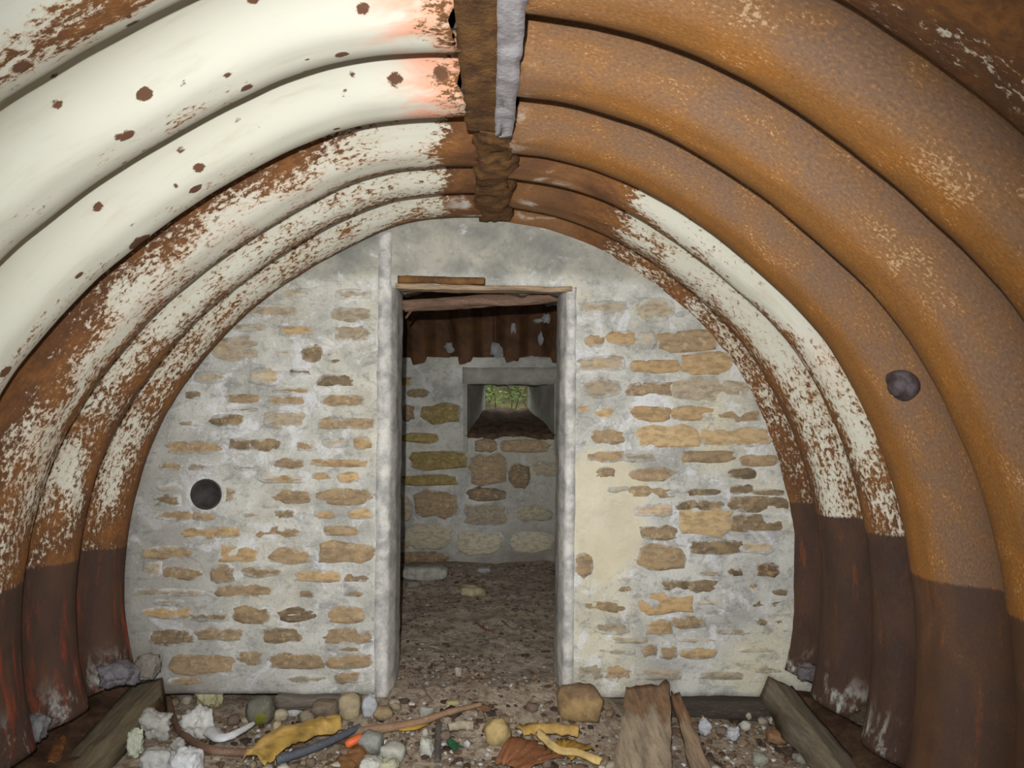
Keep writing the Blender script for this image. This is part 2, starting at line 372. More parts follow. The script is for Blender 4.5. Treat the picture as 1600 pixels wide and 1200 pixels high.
# ------------------------------------------------------------------ crown: concrete strip with ridge irons
def rough_box(name, x0, x1, y0, y1, z0, z1, mat, parent=None, seg=0.03, amp=0.006, seed=0, skip=None, cols=None, auto_base=False, warp=None, sharp=0.5):
    bm = bmesh.new(); bmesh.ops.create_cube(bm, size=1.0)
    n = [max(1, int(round((b-a)/seg))) for a, b in ((x0, x1), (y0, y1), (z0, z1))]
    # build a gridded box
    bm.free(); V = {}; L = []; Fs = []
    def vid(i, j, k):
        if (i, j, k) not in V:
            V[(i, j, k)] = len(L); L.append((i, j, k))
        return V[(i, j, k)]
    for k in (0, n[2]):
        for i in range(n[0]):
            for j in range(n[1]):
                q = [vid(i, j, k), vid(i+1, j, k), vid(i+1, j+1, k), vid(i, j+1, k)]; Fs.append(q if k else q[::-1])
    for j in (0, n[1]):
        for i in range(n[0]):
            for k in range(n[2]):
                q = [vid(i, j, k), vid(i+1, j, k), vid(i+1, j, k+1), vid(i, j, k+1)]; Fs.append(q[::-1] if j else q)
    for i in (0, n[0]):
        for j in range(n[1]):
            for k in range(n[2]):
                q = [vid(i, j, k), vid(i, j+1, k), vid(i, j+1, k+1), vid(i, j, k+1)]; Fs.append(q if i else q[::-1])
    W = []
    for (i, j, k) in L:
        p = [x0+(x1-x0)*i/n[0], y0+(y1-y0)*j/n[1], z0+(z1-z0)*k/n[2]]
        a = [fbm(p[0]*7+seed, p[1]*7+m*9.7, p[2]*7, 4)*amp+nz(p[0]*30+seed, p[1]*30+m*5, p[2]*30)*amp*0.6 for m in range(3)]
        e = (i in (0, n[0]))+(j in (0, n[1]))+(k in (0, n[2]))
        c = [(x0+x1)/2, (y0+y1)/2, (z0+z1)/2]
        if e >= 2:
            for m, (idx, nn) in enumerate(((i, n[0]), (j, n[1]), (k, n[2]))):
                if idx in (0, nn): a[m] += (1 if idx == 0 else -1)*amp*sharp
        q = [p[m]+a[m] for m in range(3)]
        if warp: q = warp(q, (i/n[0], j/n[1], k/n[2]))
        W.append(q)
    C = None
    if cols is not None: C = [cols(q) if callable(cols) else cols for q in W]
    return mesh_obj(name, W, Fs, mat, parent, cols=C, auto_base=auto_base)

ceil = rough_box('ceiling', -0.16, 0.16, -3.0, 3.3, 2.36, 2.48, M_CONC, seg=0.1, amp=0.004)
tag(ceil, 'concrete crown of the tunnel above the rusty ridge irons', kind='structure')
ZR = CAMZ+(VY-345)*K
def drop(q, t): return q
o = rough_box('ridge_plate', -0.084, 0.055, -0.5, 2.12, ZR-0.002, ZR+0.11, M_RUST, ceil, 0.025, 0.006, 3); tag(o, 'flaking brown rusty ridge plate')
o = rough_box('ridge_flange', 0.006, 0.085, -0.5, 2.10, ZR-0.022, ZR+0.0, M_GREY, ceil, 0.02, 0.004, 5,
          warp=lambda q, t: (q[0]-0.0*t[1], q[1], q[2]) if t[0] < 0.5 else (q[0]-0.012-0.028*max(0, t[1]-0.75)*4*0.4+0.012*nz(q[1]*5, 0, 3), q[1], q[2])); tag(o, 'pale grey flange strip along the ridge')
o = rough_box('ridge_clump', -0.070, 0.075, 2.08, 3.17, ZR-0.012, ZR+0.11, M_RUST, ceil, 0.022, 0.020, 9,
          warp=lambda q, t: (q[0]+0.020*nz(q[1]*6, t[0]*3, 1), q[1], q[2])); tag(o, 'ragged clump of rust where the ridge has corroded')
for (px, py, sd) in ((712, 322, 1), (845, 308, 2), (905, 262, 3), (850, 232, 4)):   # lime crusts stuck near the crown
    pass

# bolt head on the near right sheet
def lathe(name, prof, origin, axis, mat, parent=None, n=20, **kw):
    ax = Vector(axis).normalized(); a = ax.orthogonal().normalized(); b = ax.cross(a); V = []; Fs = []
    for r, h in prof:
        for i in range(n):
            t = 2*math.pi*i/n; V.append(Vector(origin)+ax*h+(a*math.cos(t)+b*math.sin(t))*r)
    m = len(prof)
    for i in range(m-1):
        for j in range(n): Fs.append((i*n+j, i*n+(j+1) % n, (i+1)*n+(j+1) % n, (i+1)*n+j))
    Fs.append(tuple(range(n))[::-1]); Fs.append(tuple((m-1)*n+j for j in range(n)))
    return fix_normals(mesh_obj(name, V, Fs, mat, parent, **kw))
u_, x_, z_ = arch_curve(ARCH_R, 300); nx_, nzz_ = arch_normals(x_, z_, 1); best = None
for Y in np.arange(1.5, 2.25, 0.01):
    d = depth(1, Y); X_, Z_ = x_+nx_*d, z_+nzz_*d
    e = np.hypot(VX+X_/Y*F-1413, VY-(Z_-CAMZ)/Y*F-598); q = int(e.argmin())
    if best is None or e[q] < best[0]-1.0: best = (e[q], Y, X_[q], Z_[q], nx_[q], nzz_[q])
bp = Vector((best[2], best[1], best[3]))
lathe('bolt', [(0.050, -0.03), (0.050, 0.006), (0.044, 0.010), (0.026, 0.011), (0.024, 0.026), (0.012, 0.030)], bp+Vector((best[4], 0, best[5]))*-0.014, (-best[4], -0.30, -best[5]), M_BOLT, near_r)

# ------------------------------------------------------------------ partition wall with the doorway
WY = 3.2; KW = WY/F
DX0, DX1, DZ1 = (600-VX)*KW, (893-VX)*KW, CAMZ+(VY-448)*KW
def WP(px, py): return ((px-VX)*KW, CAMZ+(VY-py)*KW)
HX, HZ = WP(323, 772); HR = 0.070
def build_wall():
    st = 0.022
    xs = np.unique(np.r_[np.arange(-1.95, DX0, st), np.linspace(DX0, DX1, 38), np.arange(DX1+st, 1.85, st)])
    zs = np.unique(np.r_[np.linspace(-0.012, DZ1, 88), np.arange(DZ1+st, 2.45, st)])
    V, C, SM, GR = [], [], [], []; idx = {}; Fs = []
    for i, x in enumerate(xs):
        for j, z in enumerate(zs):
            idx[i, j] = len(V)
            y = WY+0.007*fbm(x*4, z*6, 1.3)+0.003*nz(x*22, z*22, 4)
            zz = z
            if j == 0: zz = z+0.006*nz(x*6, 1, 2)-0.012*S(0, 0.6, x)
            V.append((x, y, zz))
            edge = z-(CAMZ+(VY-(432+30*S(0.4, 0.9, x)))*KW)+0.03*nz(x*5, z*3, 9)
            C.append(float(S(-0.02, 0.03, edge)))
            sx, sz = WP(945, 800)
            SM.append(float(S(1.0, 0.75, math.hypot((x-sx)/0.24, (z-sz)/0.36)+0.15*nz(x*9, z*9, 7))))
            px, py = x/KW+VX, VY-(z-CAMZ)/KW
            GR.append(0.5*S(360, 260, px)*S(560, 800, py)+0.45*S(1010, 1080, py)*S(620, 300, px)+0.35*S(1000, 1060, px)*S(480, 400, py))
    for i in range(len(xs)-1):
        for j in range(len(zs)-1):
            cx, cz = (xs[i]+xs[i+1])/2, (zs[j]+zs[j+1])/2
            if DX0 < cx < DX1 and cz < DZ1: continue
            if math.hypot(cx-HX, cz-HZ) < HR+0.013: continue
            Fs.append((idx[i, j], idx[i+1, j], idx[i+1, j+1], idx[i, j+1]))
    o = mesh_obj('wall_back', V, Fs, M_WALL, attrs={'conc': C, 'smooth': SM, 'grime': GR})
    solid(o, 0.26, -1); return tag(o, 'stone and lime mortar cross wall with the doorway', kind='structure')
wall_b = build_wall()
# round hole: mortar collar, dark iron pipe closed by a disc of the same dark grey
V, Fs = [], []; n = 36
for r, y in ((HR+0.034, WY+0.004), (HR+0.018, WY-0.007), (HR-0.004, WY-0.004), (HR-0.005, WY+0.02)):
    for i in range(n):
        t = 2*math.pi*i/n; rr = r*(1+0.035*nz(math.cos(t)*2, math.sin(t)*2, 3)); V.append((HX+rr*math.cos(t), y, HZ+rr*math.sin(t)))
for a in range(3):
    for i in range(n): Fs.append((a*n+i, a*n+(i+1) % n, (a+1)*n+(i+1) % n, (a+1)*n+i))
mesh_obj('hole_collar', V, Fs, M_WALL, wall_b)
lathe('vent_pipe', [(HR+0.006, -0.2), (HR+0.002, 0.012), (HR-0.006, 0.012), (HR-0.009, -0.02)], (HX, WY, HZ), (0, -1, 0), M_PIPE, wall_b, 32)

COLS = {'t': (156, 135, 107), 'o': (184, 156, 116), 'O': (202, 175, 133), 'g': (164, 152, 132), 'd': (130, 113, 90), 'D': (118, 96, 74),
        'l': (186, 172, 146), 'p': (194, 172, 146), 'y': (150, 132, 84), 'w': (176, 168, 146), 'r': (150, 112, 78)}
def stone_on(parent, cx, cz, w, h, Y, key, kk, proud=0.012, smear=0.0, seed=0, name='stone'):
    rs = random.Random(seed); n = 14; ring = []
    for i in range(n):
        t = 2*math.pi*(i+0.5)/n
        e = rs.choice((3.0, 4.5, 6.0)) if i == 0 else ring_e
        if i == 0: ring_e = e
        c, s = math.cos(t), math.sin(t)
        m = (abs(c)**ring_e+abs(s)**ring_e)**(-1/ring_e)
        j = 1+rs.uniform(-0.12, 0.08)
        ring.append((c*m*j*w/2, s*m*(1+rs.uniform(-0.26, 0.12))*h/2))
    V, E = [], []
    ins = min(0.010/(w/2), 0.35), min(0.009/(h/2), 0.35)
    for f, y, e in ((1.10, 0.010, 0.0), (1.0, -proud*0.55, 0.25), (None, -proud, 0.72)):
        for (a, b) in ring:
            if f is None: q = (a*(1-2.2*ins[0]), b*(1-2.2*ins[1]))
            else: q = (a*f, b*f)
            V.append((cx+q[0], Y+y+rs.uniform(-0.0015, 0.0015), cz+q[1])); E.append(e)
    V.append((cx, Y-proud*1.12, cz)); E.append(1.0)
    Fs = []
    for a in range(2):
        for i in range(n): Fs.append((a*n+i, a*n+(i+1) % n, (a+1)*n+(i+1) % n, (a+1)*n+i))
    for i in range(n): Fs.append((2*n+i, 2*n+(i+1) % n, 3*n))
    base = np.array(COLS[key], float)*rs.uniform(0.93, 1.06); c = lin(*np.clip(base, 0, 255))
    return mesh_obj(name, V, Fs, M_STONE, parent, attrs={'edge': E, 'smear': [smear]*len(V)}, cols=[c]*len(V), origin=(cx, Y, cz))

ST = []   # (px0, py0, px1, py1, key, smear)
def region(ox, oy, sc, items):
    for it in items:
        x0, y0, x1, y1, key = it[:5]; sm = it[5] if len(it) > 5 else {'l': 0.26, 'g': 0.18, 'p': 0.12}.get(key, 0.0)
        ST.append((ox+x0/sc, oy+y0/sc, ox+x1/sc, oy+y1/sc, key, sm))
region(200, 350, 3.636, [(870,365,1040,415,'l'),(1180,375,1370,425,'g'),(680,455,960,530,'g'),(1150,480,1370,550,'g',.05),(600,570,780,610,'g'),(865,575,1055,630,'o',.05),
  (1180,585,1380,665,'g',.1),(470,645,750,780,'g',.05),(990,690,1100,780,'d'),(1140,730,1300,800,'d',.05),(690,815,860,915,'l'),(380,840,550,905,'g'),(1080,860,1280,920,'d'),
  (330,950,410,995,'d'),(560,970,740,1015,'t'),(800,975,1000,1025,'t',.1),(1105,975,1340,1030,'t'),(465,1085,655,1145,'d',.05),(785,1060,1000,1155,'g',.1),(1080,1105,1400,1165,'t'),(280,1110,380,1150,'g')])
region(200, 640, 3.636, [(225,175,530,255,'t',.08),(580,165,690,230,'d'),(690,165,880,235,'d'),(960,180,1060,235,'t',.1),(1105,165,1250,215,'l'),(1280,160,1385,220,'o'),(180,300,300,345,'t',.1),
  (350,305,465,345,'g'),(840,280,990,330,'t'),(1060,285,1365,325,'o'),(760,380,1015,415,'o',.15),(1050,360,1150,390,'o'),(1195,360,1310,410,'o'),(155,480,295,550,'d',.12),(170,420,300,460,'g'),
  (545,450,610,515,'t'),(820,460,1040,535,'t'),(1085,445,1380,535,'t',-.15),(160,575,360,630,'t',.1),(365,575,495,630,'t'),(830,575,935,615,'d'),(1060,575,1170,615,'o',.1),(1255,565,1390,620,'o'),(300,670,635,730,'o'),
  (730,670,960,730,'t'),(1110,660,1300,715,'t',-.1),(85,785,380,850,'t',.08),(475,775,745,870,'o'),(800,780,1045,880,'t'),(1085,755,1390,870,'t',-.2),(85,860,190,960,'g'),(195,890,410,965,'t',.05),
  (475,890,610,985,'t',.05),(655,895,860,950,'t',.08),(960,920,1210,980,'o',.05),(1235,930,1380,975,'d'),(40,1020,440,1060,'g'),(500,1000,790,1070,'t'),(980,1030,1060,1065,'t'),(1240,1030,1330,1060,'t')])
region(200, 880, 3.636, [(90,255,345,310,'o',.05),(350,280,580,330,'d',.2),(605,245,800,340,'t',-.1),(860,250,1080,330,'d',-.2),(1140,250,1340,340,'t',-.2),(110,375,380,465,'d',.1),(390,370,650,440,'t'),
  (770,375,1060,450,'d',-.1),(1080,370,1370,460,'t'),(250,515,600,645,'t',-.2),(620,500,760,580,'t',.1),(810,515,1110,600,'t',-.1),(1125,520,1375,600,'t'),(240,650,520,695,'t'),(1180,610,1320,680,'t',.1)])
region(860, 330, 3.636, [(180,510,430,580,'g'),(460,500,700,620,'l'),(200,700,300,770,'t',.1),(320,680,480,760,'o'),(500,680,600,780,'l'),(625,680,920,790,'t',-.3),(165,825,420,905,'g',.05),
  (465,840,735,920,'o',-.2),(745,810,1040,920,'o',-.1),(185,950,400,1060,'g'),(440,970,690,1055,'t',.05),(700,950,1120,1080,'g',.05),(150,1105,360,1185,'o'),(470,1105,680,1190,'o',-.1),(690,1110,940,1190,'o',-.1),(945,1130,1180,1190,'t')])
region(860, 640, 3.636, [(195,105,430,190,'t',-.1),(510,95,835,215,'O',-.3),(860,105,1235,205,'O',.0),(215,235,410,295,'t',.05),(415,255,590,295,'g'),(750,235,1040,300,'t',-.15),(1080,260,1285,320,'t',-.05),
  (250,330,360,390,'t'),(460,335,700,400,'t',-.1),(1020,335,1160,390,'d'),(460,430,710,500,'t',-.1),(330,440,450,470,'l'),(720,450,950,485,'d'),(1030,430,1145,475,'d'),(1150,455,1330,485,'d'),
  (480,540,680,605,'p'),(720,520,980,570,'d'),(1030,490,1345,580,'d',-.1),(740,570,1030,715,'O',-.1),(1030,600,1335,690,'d',-.1),(515,665,715,740,'t',-.1),(500,775,760,910,'t',-.1),
  (800,745,1080,815,'d'),(1080,740,1280,820,'l'),(145,820,235,945,'t',-.1),(1010,900,1085,945,'D'),(1175,880,1295,950,'D',-.1),(640,970,785,1020,'d'),(790,970,950,1035,'d',-.1),(390,1000,460,1035,'t'),
  (190,1085,435,1150,'t'),(485,1050,805,1155,'o',-.3),(1130,990,1170,1035,'o'),(1260,1025,1340,1055,'d'),(1155,1085,1330,1130,'d')])
region(860, 880, 3.636, [(1160,310,1330,355,'d'),(260,335,440,400,'g',.25),(550,320,690,405,'o'),(690,305,885,365,'t'),(520,470,600,525,'t'),(630,480,720,540,'t'),(740,480,940,540,'o',.05),
  (160,565,300,665,'g',.08),(305,575,450,665,'t',.15),(530,600,740,660,'g',.1),(860,620,1090,660,'g',.1),(940,360,1130,400,'g',.2),(240,480,480,520,'g',.25)])
for i, (x0, y0, x1, y1, key, sm) in enumerate(ST):
    a, b = WP((x0+x1)/2, (y0+y1)/2)
    stone_on(wall_b, a, b, (x1-x0)*KW*1.05+0.006, (y1-y0)*KW*1.08+0.007, WY+0.001, key, KW, 0.005, sm-0.02, 100+i)

rs = random.Random(33); extra = []
for row in range(40):
    y0 = 470+row*15
    for q in range(22):
        x0 = rs.uniform(225, 1225); w = rs.uniform(34, 74); h = rs.uniform(9, 13)
        if 578 < x0+w and x0 < 908: continue
        if 895 < x0+w/2 < 1010 and 700 < y0 < 900: continue
        ax = x0+w/2; lim_l = np.interp(y0, [p_[1] for p_ in ARCH_L], [p_[0] for p_ in ARCH_L])+8; lim_r = np.interp(y0, [p_[1] for p_ in ARCH_R], [p_[0] for p_ in ARCH_R])-8
        if x0 < lim_l or x0+w > lim_r or y0+h > 1068: continue
        if math.hypot(ax-323, y0-772) < 70: continue
        if any(x0 < b[2]+5 and x0+w > b[0]-5 and y0 < b[3]+3 and y0+h > b[1]-3 for b in ST+extra): continue
        extra.append((x0, y0, x0+w, y0+h, rs.choice('ggtdl'), rs.uniform(0.10, 0.26)))
for i, (x0, y0, x1, y1, key, sm) in enumerate(extra):
    a, b = WP((x0+x1)/2, (y0+y1)/2)
    stone_on(wall_b, a, b, (x1-x0)*KW, (y1-y0)*KW, WY+0.002, key, KW, 0.004, sm, 400+i)

# door jambs: cast posts lining the opening
M_JAMB = mat_plain('whitewashed_concrete', lin(154, 152, 150), lin(212, 210, 203), 11, 0.9, 0.15, 0.5)
def jambwarp(side):
    def f(q, t):
        s = (1-t[2])
        inner = t[0] > 0.5 if side < 0 else t[0] < 0.5
        cut = 0.024*max(0, 1-t[1]/0.30) if inner else 0.0
        return (q[0]-0.022*s*(1 if side < 0 else 0.75)+side*cut+(0.016 if inner else 0)*(-side), q[1], q[2])
    return f
o = rough_box('trim_1', (592-VX)*KW, (614-VX)*KW, WY-0.018, WY+0.28, -0.03, CAMZ+(VY-362)*KW, M_JAMB, seg=0.03, amp=0.004, seed=21, warp=jambwarp(-1))
tag(o, 'whitewashed concrete post lining the left side of the doorway', kind='structure')
o = rough_box('trim_2', (884-VX)*KW, (901-VX)*KW, WY-0.018, WY+0.28, -0.03, CAMZ+(VY-449)*KW, M_JAMB, seg=0.03, amp=0.004, seed=25, warp=jambwarp(1))
tag(o, 'whitewashed concrete post lining the right side of the doorway', kind='structure')

# ------------------------------------------------------------------ floor
def floor_h(x, Y):
    c = S(0.80, 0.42, abs(x+0.07)); r = S(2.72, 3.3, Y)
    if Y > 3.55: c = max(c, S(3.55, 3.8, Y))
    h = -0.10+0.10*c*r+0.10*S(3.5, 5.2, Y)*c
    h += 0.03*S(-0.2, -0.5, x)*S(3.0, 2.8, Y)*0.6
    return h+0.020*fbm(x*3.1, Y*3.1, 0.3)+0.005*nz(x*14, Y*14, 2)
def ground(px, py, lift=0.0):
    Y = 2.2
    while Y < 5.6:
        p = P(px, py, Y)
        if p.z <= floor_h(p.x, Y)+lift: return p
        Y += 0.004
    return P(px, py, 3.1)
xs = np.arange(-1.9, 1.901, 0.028); ys = np.r_[np.arange(-3.2, 1.9, 0.1), np.arange(1.9, 5.45, 0.026)]
V = [(x, y, floor_h(x, y)) for x in xs for y in ys]
o = fix_normals(mesh_obj('floor', V, grid_faces(len(xs), len(ys)), M_DIRT)); tag(o, 'trodden brown earth floor strewn with debris', kind='structure')
if o.data.polygons[0].normal.z < 0: o.data.flip_normals()

# ledges carrying the foot of the sheets
o = rough_box('trim_3', -1.86, -1.52, 0.2, 3.17, -0.2, 0.10, M_LEDGE, seg=0.04, amp=0.022, seed=31, warp=lambda q, t: (q[0], q[1], q[2]-0.10*t[0]*t[2])); tag(o, 'dark rusty debris ledge along the foot of the left sheets', kind='structure')
o = rough_box('trim_4', 1.35, 1.78, 0.2, 3.17, -0.2, 0.10, M_LEDGE, seg=0.04, amp=0.022, seed=33, warp=lambda q, t: (q[0], q[1], q[2]-0.08*(1-t[0])*t[2])); tag(o, 'dark rusty debris ledge along the foot of the right sheets', kind='structure')

# ------------------------------------------------------------------ back room
FY = 5.3; KF = FY/F
def FP(px, py): return ((px-VX)*KF, CAMZ+(VY-py)*KF)
EX0, EZ0 = FP(730, 682); EX1, EZ1 = FP(866, 600)
def build_far():
    xs = np.unique(np.r_[np.arange(-1.7, EX0-0.02, 0.04), np.linspace(EX0, EX1, 18), np.arange(EX1+0.04, 1.75, 0.04)])
    zs = np.unique(np.r_[np.arange(-0.12, EZ0-0.02, 0.04), np.linspace(EZ0, EZ1, 12), np.arange(EZ1+0.04, 1.72, 0.03)])
    idx, V, Fs = {}, [], []
    for i, x in enumerate(xs):
        for j, z in enumerate(zs):
            idx[i, j] = len(V); zz = z
            if j == len(zs)-1: zz = z-0.012+0.012*nz(x*7, 3, 1)
            V.append((x, FY+0.012*fbm(x*5, z*5, 2.2), zz))
    for i in range(len(xs)-1):
        for j in range(len(zs)-1):
            if EX0 < (xs[i]+xs[i+1])/2 < EX1 and EZ0 < (zs[j]+zs[j+1])/2 < EZ1: continue
            Fs.append((idx[i, j], idx[i+1, j], idx[i+1, j+1], idx[i, j+1]))
    n = len(V)
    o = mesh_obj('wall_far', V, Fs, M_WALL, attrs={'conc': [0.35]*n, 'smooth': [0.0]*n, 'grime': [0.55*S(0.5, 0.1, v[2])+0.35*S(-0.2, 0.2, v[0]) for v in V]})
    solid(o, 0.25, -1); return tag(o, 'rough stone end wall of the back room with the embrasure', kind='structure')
wall_f = build_far()
FST = []
def fregion(oy, items):
    for x0, y0, x1, y1, key in items: FST.append((560+x0/4, oy+y0/4, 560+x1/4, oy+y1/4, key))
fregion(400, [(310,830,440,885,'t'),(270,930,350,1030,'d'),(400,925,640,1050,'y'),(270,1100,500,1170,'y')])
fregion(680, [(320,90,690,215,'y'),(270,245,620,320,'y'),(345,350,605,515,'t'),(200,370,340,550,'g'),(280,550,590,715,'w'),(730,20,865,110,'t'),(880,25,1205,110,'t'),(700,120,930,315,'t'),(680,330,920,410,'d'),
  (940,180,1070,330,'d'),(1090,160,1260,260,'g'),(660,420,940,570,'g'),(980,430,1210,540,'w'),(610,590,900,750,'w'),(960,600,1220,740,'w'),(230,725,560,800,'d')])
for i, (x0, y0, x1, y1, key) in enumerate(FST):
    a, b = FP((x0+x1)/2, (y0+y1)/2)
    stone_on(wall_f, a, b, (x1-x0)*KF, (y1-y0)*KF, FY, key, KF, 0.03, {'w': -0.05, 'g': 0.05}.get(key, -0.12), 700+i)
for i in range(26):      # the stones out of the doorway's sight
    sd = -1 if i % 2 else 1; cx = sd*random.uniform(0.75, 1.45); cz = 0.12+0.115*(i//2)
    stone_on(wall_f, cx, cz, random.uniform(0.2, 0.4), 0.085, FY, random.choice('tgdy'), KF, 0.02, 0, 760+i)
# embrasure: lintel, cheeks, earth on its sill
o = rough_box('embrasure_lintel', (722-VX)*KF, 0.78, FY-0.035, FY+0.62, EZ1, CAMZ+(VY-574)*KF, M_CONC, wall_f, 0.05, 0.006, 41); tag(o, 'cast concrete lintel over the embrasure')
def cheek(name, xa, xb, side):
    # tapered splay from the room face to the narrow outer opening
    x2 = xa+ (0.13 if side < 0 else -0.17)
    z0, z1 = EZ0-0.15, EZ1
    out = 0.3*side
    V = [(xa, FY-0.005, z0), (x2, FY+0.62, z0), (x2+out, FY+0.62, z0), (xa+out, FY-0.005+0.26, z0), (xa+out*0.1, FY+0.26, z0)]
    V = [(xa, FY-0.008, z0), (x2, FY+0.62, z0), (xa+out, FY+0.62, z0), (xa+out, FY+0.27, z0), (xa+0.03*side, FY+0.27, z0), (xa+0.03*side, FY-0.008, z0)]
    n = len(V); W = V+[(a, b, z1) for a, b, c in V]
    Fs = [tuple(range(n))[::-1], tuple(range(n, 2*n))]+[(i, (i+1) % n, n+(i+1) % n, n+i) for i in range(n)]
    return fix_normals(mesh_obj(name, W, Fs, M_CONC, wall_f, smooth=False))
cheek('embrasure_cheek', EX0, None, -1); cheek('embrasure_cheek', EX1, None, 1)
V, us, vs_ = [], np.linspace(0, 1, 16), np.linspace(0, 1, 14)
for a in us:
    for b in vs_:
        xL = EX0+0.13*b; xR = EX1-0.17*b
        V.append((xL-0.02+(xR-xL+0.04)*a, FY-0.01+0.66*b, EZ0+0.01+0.20*b**0.8+0.02*fbm(a*5, b*5, 8)))
o = fix_normals(mesh_obj('embrasure_sill', V, grid_faces(16, 14), mat_plain('leaf_litter', lin(62, 50, 40), lin(98, 80, 62), 14, 0.95, 0.1, 1.0), wall_f)); solid(o, 0.2, -1); tag(o, 'earth and leaf litter drifted over the embrasure sill')
if o.data.polygons[0].normal.z < 0: o.data.flip_normals()

# corrugated roof of the back room curving down to the end wall (ridges run front to back)
prof = [(5.40, 1.50), (5.36, 1.62), (5.30, 1.80), (5.21, 1.97), (5.08, 2.13), (4.90, 2.27), (4.65, 2.38), (4.3, 2.45), (3.95, 2.47), (3.5, 2.47)]
pa = np.array(prof); dd = np.r_[0, np.cumsum(np.hypot(*np.diff(pa, axis=0).T))]; ss = np.linspace(0, dd[-1], 40)
py_, pz_ = np.interp(ss, dd, pa[:, 0]), np.interp(ss, dd, pa[:, 1])
ty, tz = np.gradient(py_), np.gradient(pz_); ll = np.hypot(ty, tz); ny_, nz_ = tz/ll, -ty/ll
xs = np.arange(-1.7, 1.71, 0.02)
def back_roof(x0, x1):
    V, UV = [], []; A = {k: [] for k in ('wear', 'tint', 'red', 'dado', 'spots', 'lime')}
    xx = np.arange(x0, x1+0.001, 0.015)
    for x in xx:
        t = ((x+0.21)/0.36) % 1.0; d = 0.075*math.cos(2*math.pi*t); d = max(-0.05, min(0.05, d))
        for q in range(40):
            V.append((x, py_[q]-ny_[q]*d, pz_[q]-nz_[q]*d)); UV.append((ss[q]+7, x))
            A['wear'].append(0.22); A['tint'].append(0.4); A['red'].append(0); A['spots'].append(0); A['dado'].append(-1)
            A['lime'].append(0.85*S(0.5, 0.25, ss[q])+0.75*S(0.2, 0.5, x))
    return V, UV, A, len(xx)
roof = rough_box('ceiling_inner', -1.75, 1.75, 3.6, 5.75, 2.56, 2.72, M_CONC, seg=0.15, amp=0.004); tag(roof, 'concrete roof of the back room', kind='structure')
M_ROOM = mat_plain('dark_red_brown_iron', lin(62, 42, 26), lin(92, 62, 36), 8, 0.7, 0.3, 0.4)
for (x0, x1) in ((-1.7, 0.03), (0.0, 1.7)):
    V, UV, A, n = back_roof(x0, x1)
    o = fix_normals(mesh_obj('corrugated_sheet', V, grid_faces(n, 40), M_ROOM, roof, A, uv=UV)); solid(o, 0.005, 1); tag(o, 'dark brown corrugated sheet of the back room roof')
for (px, py, w, h) in ((660, 532, 7, 6), (700, 540, 9, 9), (775, 545, 12, 16), (853, 497, 8, 9), (846, 528, 6, 12), (802, 500, 5, 30), (812, 474, 12, 6), (862, 475, 14, 8), (842, 500, 10, 4)):   # lime crusts
    pp = P(px, py, 5.18); rs = random.Random(px*py)
    V = []; n = 12
    for f, yy in ((1, 0.02), (0.75, -0.012)):
        for i in range(n):
            t = 2*math.pi*i/n; r = f*rs.uniform(0.55, 1.25); V.append((pp.x+math.cos(t)*r*w*5.18/F, pp.y+yy, pp.z+math.sin(t)*r*h*5.18/F))
    V.append((pp.x, pp.y-0.018, pp.z))
    Fs = [(i, (i+1) % n, n+(i+1) % n, n+i) for i in range(n)]+[(n+i, n+(i+1) % n, 2*n) for i in range(n)]
    lc = lin(150, 150, 150)
    pt = mesh_obj('lime_crust', V, Fs, M_LIME, roof, cols=[lc]*len(V))
    # seat the crust on the curving sheet
    zi = pp.z; q = int(np.argmin(abs(pz_-zi))); pt.location.y += (py_[q]-0.035)-pp.y
for nm, x in (('wall_inner_left', -1.75), ('wall_inner_right', 1.65)):
    o = rough_box(nm, x, x+0.1, 3.55, 5.6, -0.2, 2.7, M_CONC, seg=0.12, amp=0.006, seed=51+x); tag(o, 'plain concrete %s side wall of the back room' % ('left' if x < 0 else 'right'), kind='structure')

# door head: timber remains
def plank(name, a, b, width, thick, mat, col, seed=0, n=26, m=5, rag=0.012, roll=0.0, end0=0.0, taper=1.0):
    """irregular board from a to b; width across, thickness downwards."""
    a, b = Vector(a), Vector(b); d = (b-a); L = d.length; d.normalize()
    up = Vector((0, 0, 1)); s = d.cross(up).normalized(); u = s.cross(d).normalized()
    s2 = s*math.cos(roll)+u*math.sin(roll); u2 = -s*math.sin(roll)+u*math.cos(roll)
    V, C, Fs = [], [], []; per = []
    for j in range(m+1): per.append((-0.5+j/m, 0.0))
    for j in range(m, -1, -1): per.append((-0.5+j/m, -1.0))
    k = len(per)
    for i in range(n+1):
        f = i/n
        for (pu, pv) in per:
            wig = rag*(fbm(f*L*4, seed, pu*1.2)+0.6*nz(f*L*17, seed+3, pu*4))
            w = width*(1+(taper-1)*f)*(1+0.9*wig/width*0.6)
            e = (f*L)
            if i == 0: e -= rag*1.6*nz(pu*9, seed, 1)
            if i == n: e += rag*1.6*nz(pu*9, seed+7, 1)-end0*abs(nz(pu*5, seed, 8))
            sag = 0.5*rag*fbm(f*L*2.5, seed+5, 0)
            hh = thick*(1+0.35*nz(f*L*5, pu*3, seed))
            V.append(a+d*e+s2*(pu*w+0.4*wig)+u2*(pv*hh+sag+0.25*rag*nz(f*L*30, pu*10, seed))); C.append(lin(*[min(255, max(0, c*(1+0.12*nz(f*L*3, pu*6, seed+2)))) for c in col]))
    for i in range(n):
        for j in range(k): Fs.append((i*k+j, i*k+(j+1) % k, (i+1)*k+(j+1) % k, (i+1)*k+j))
    Fs.append(tuple(range(k))); Fs.append(tuple(n*k+j for j in range(k))[::-1])
    return fix_normals(mesh_obj(name, V, Fs, mat, None, cols=C, auto_base=True))
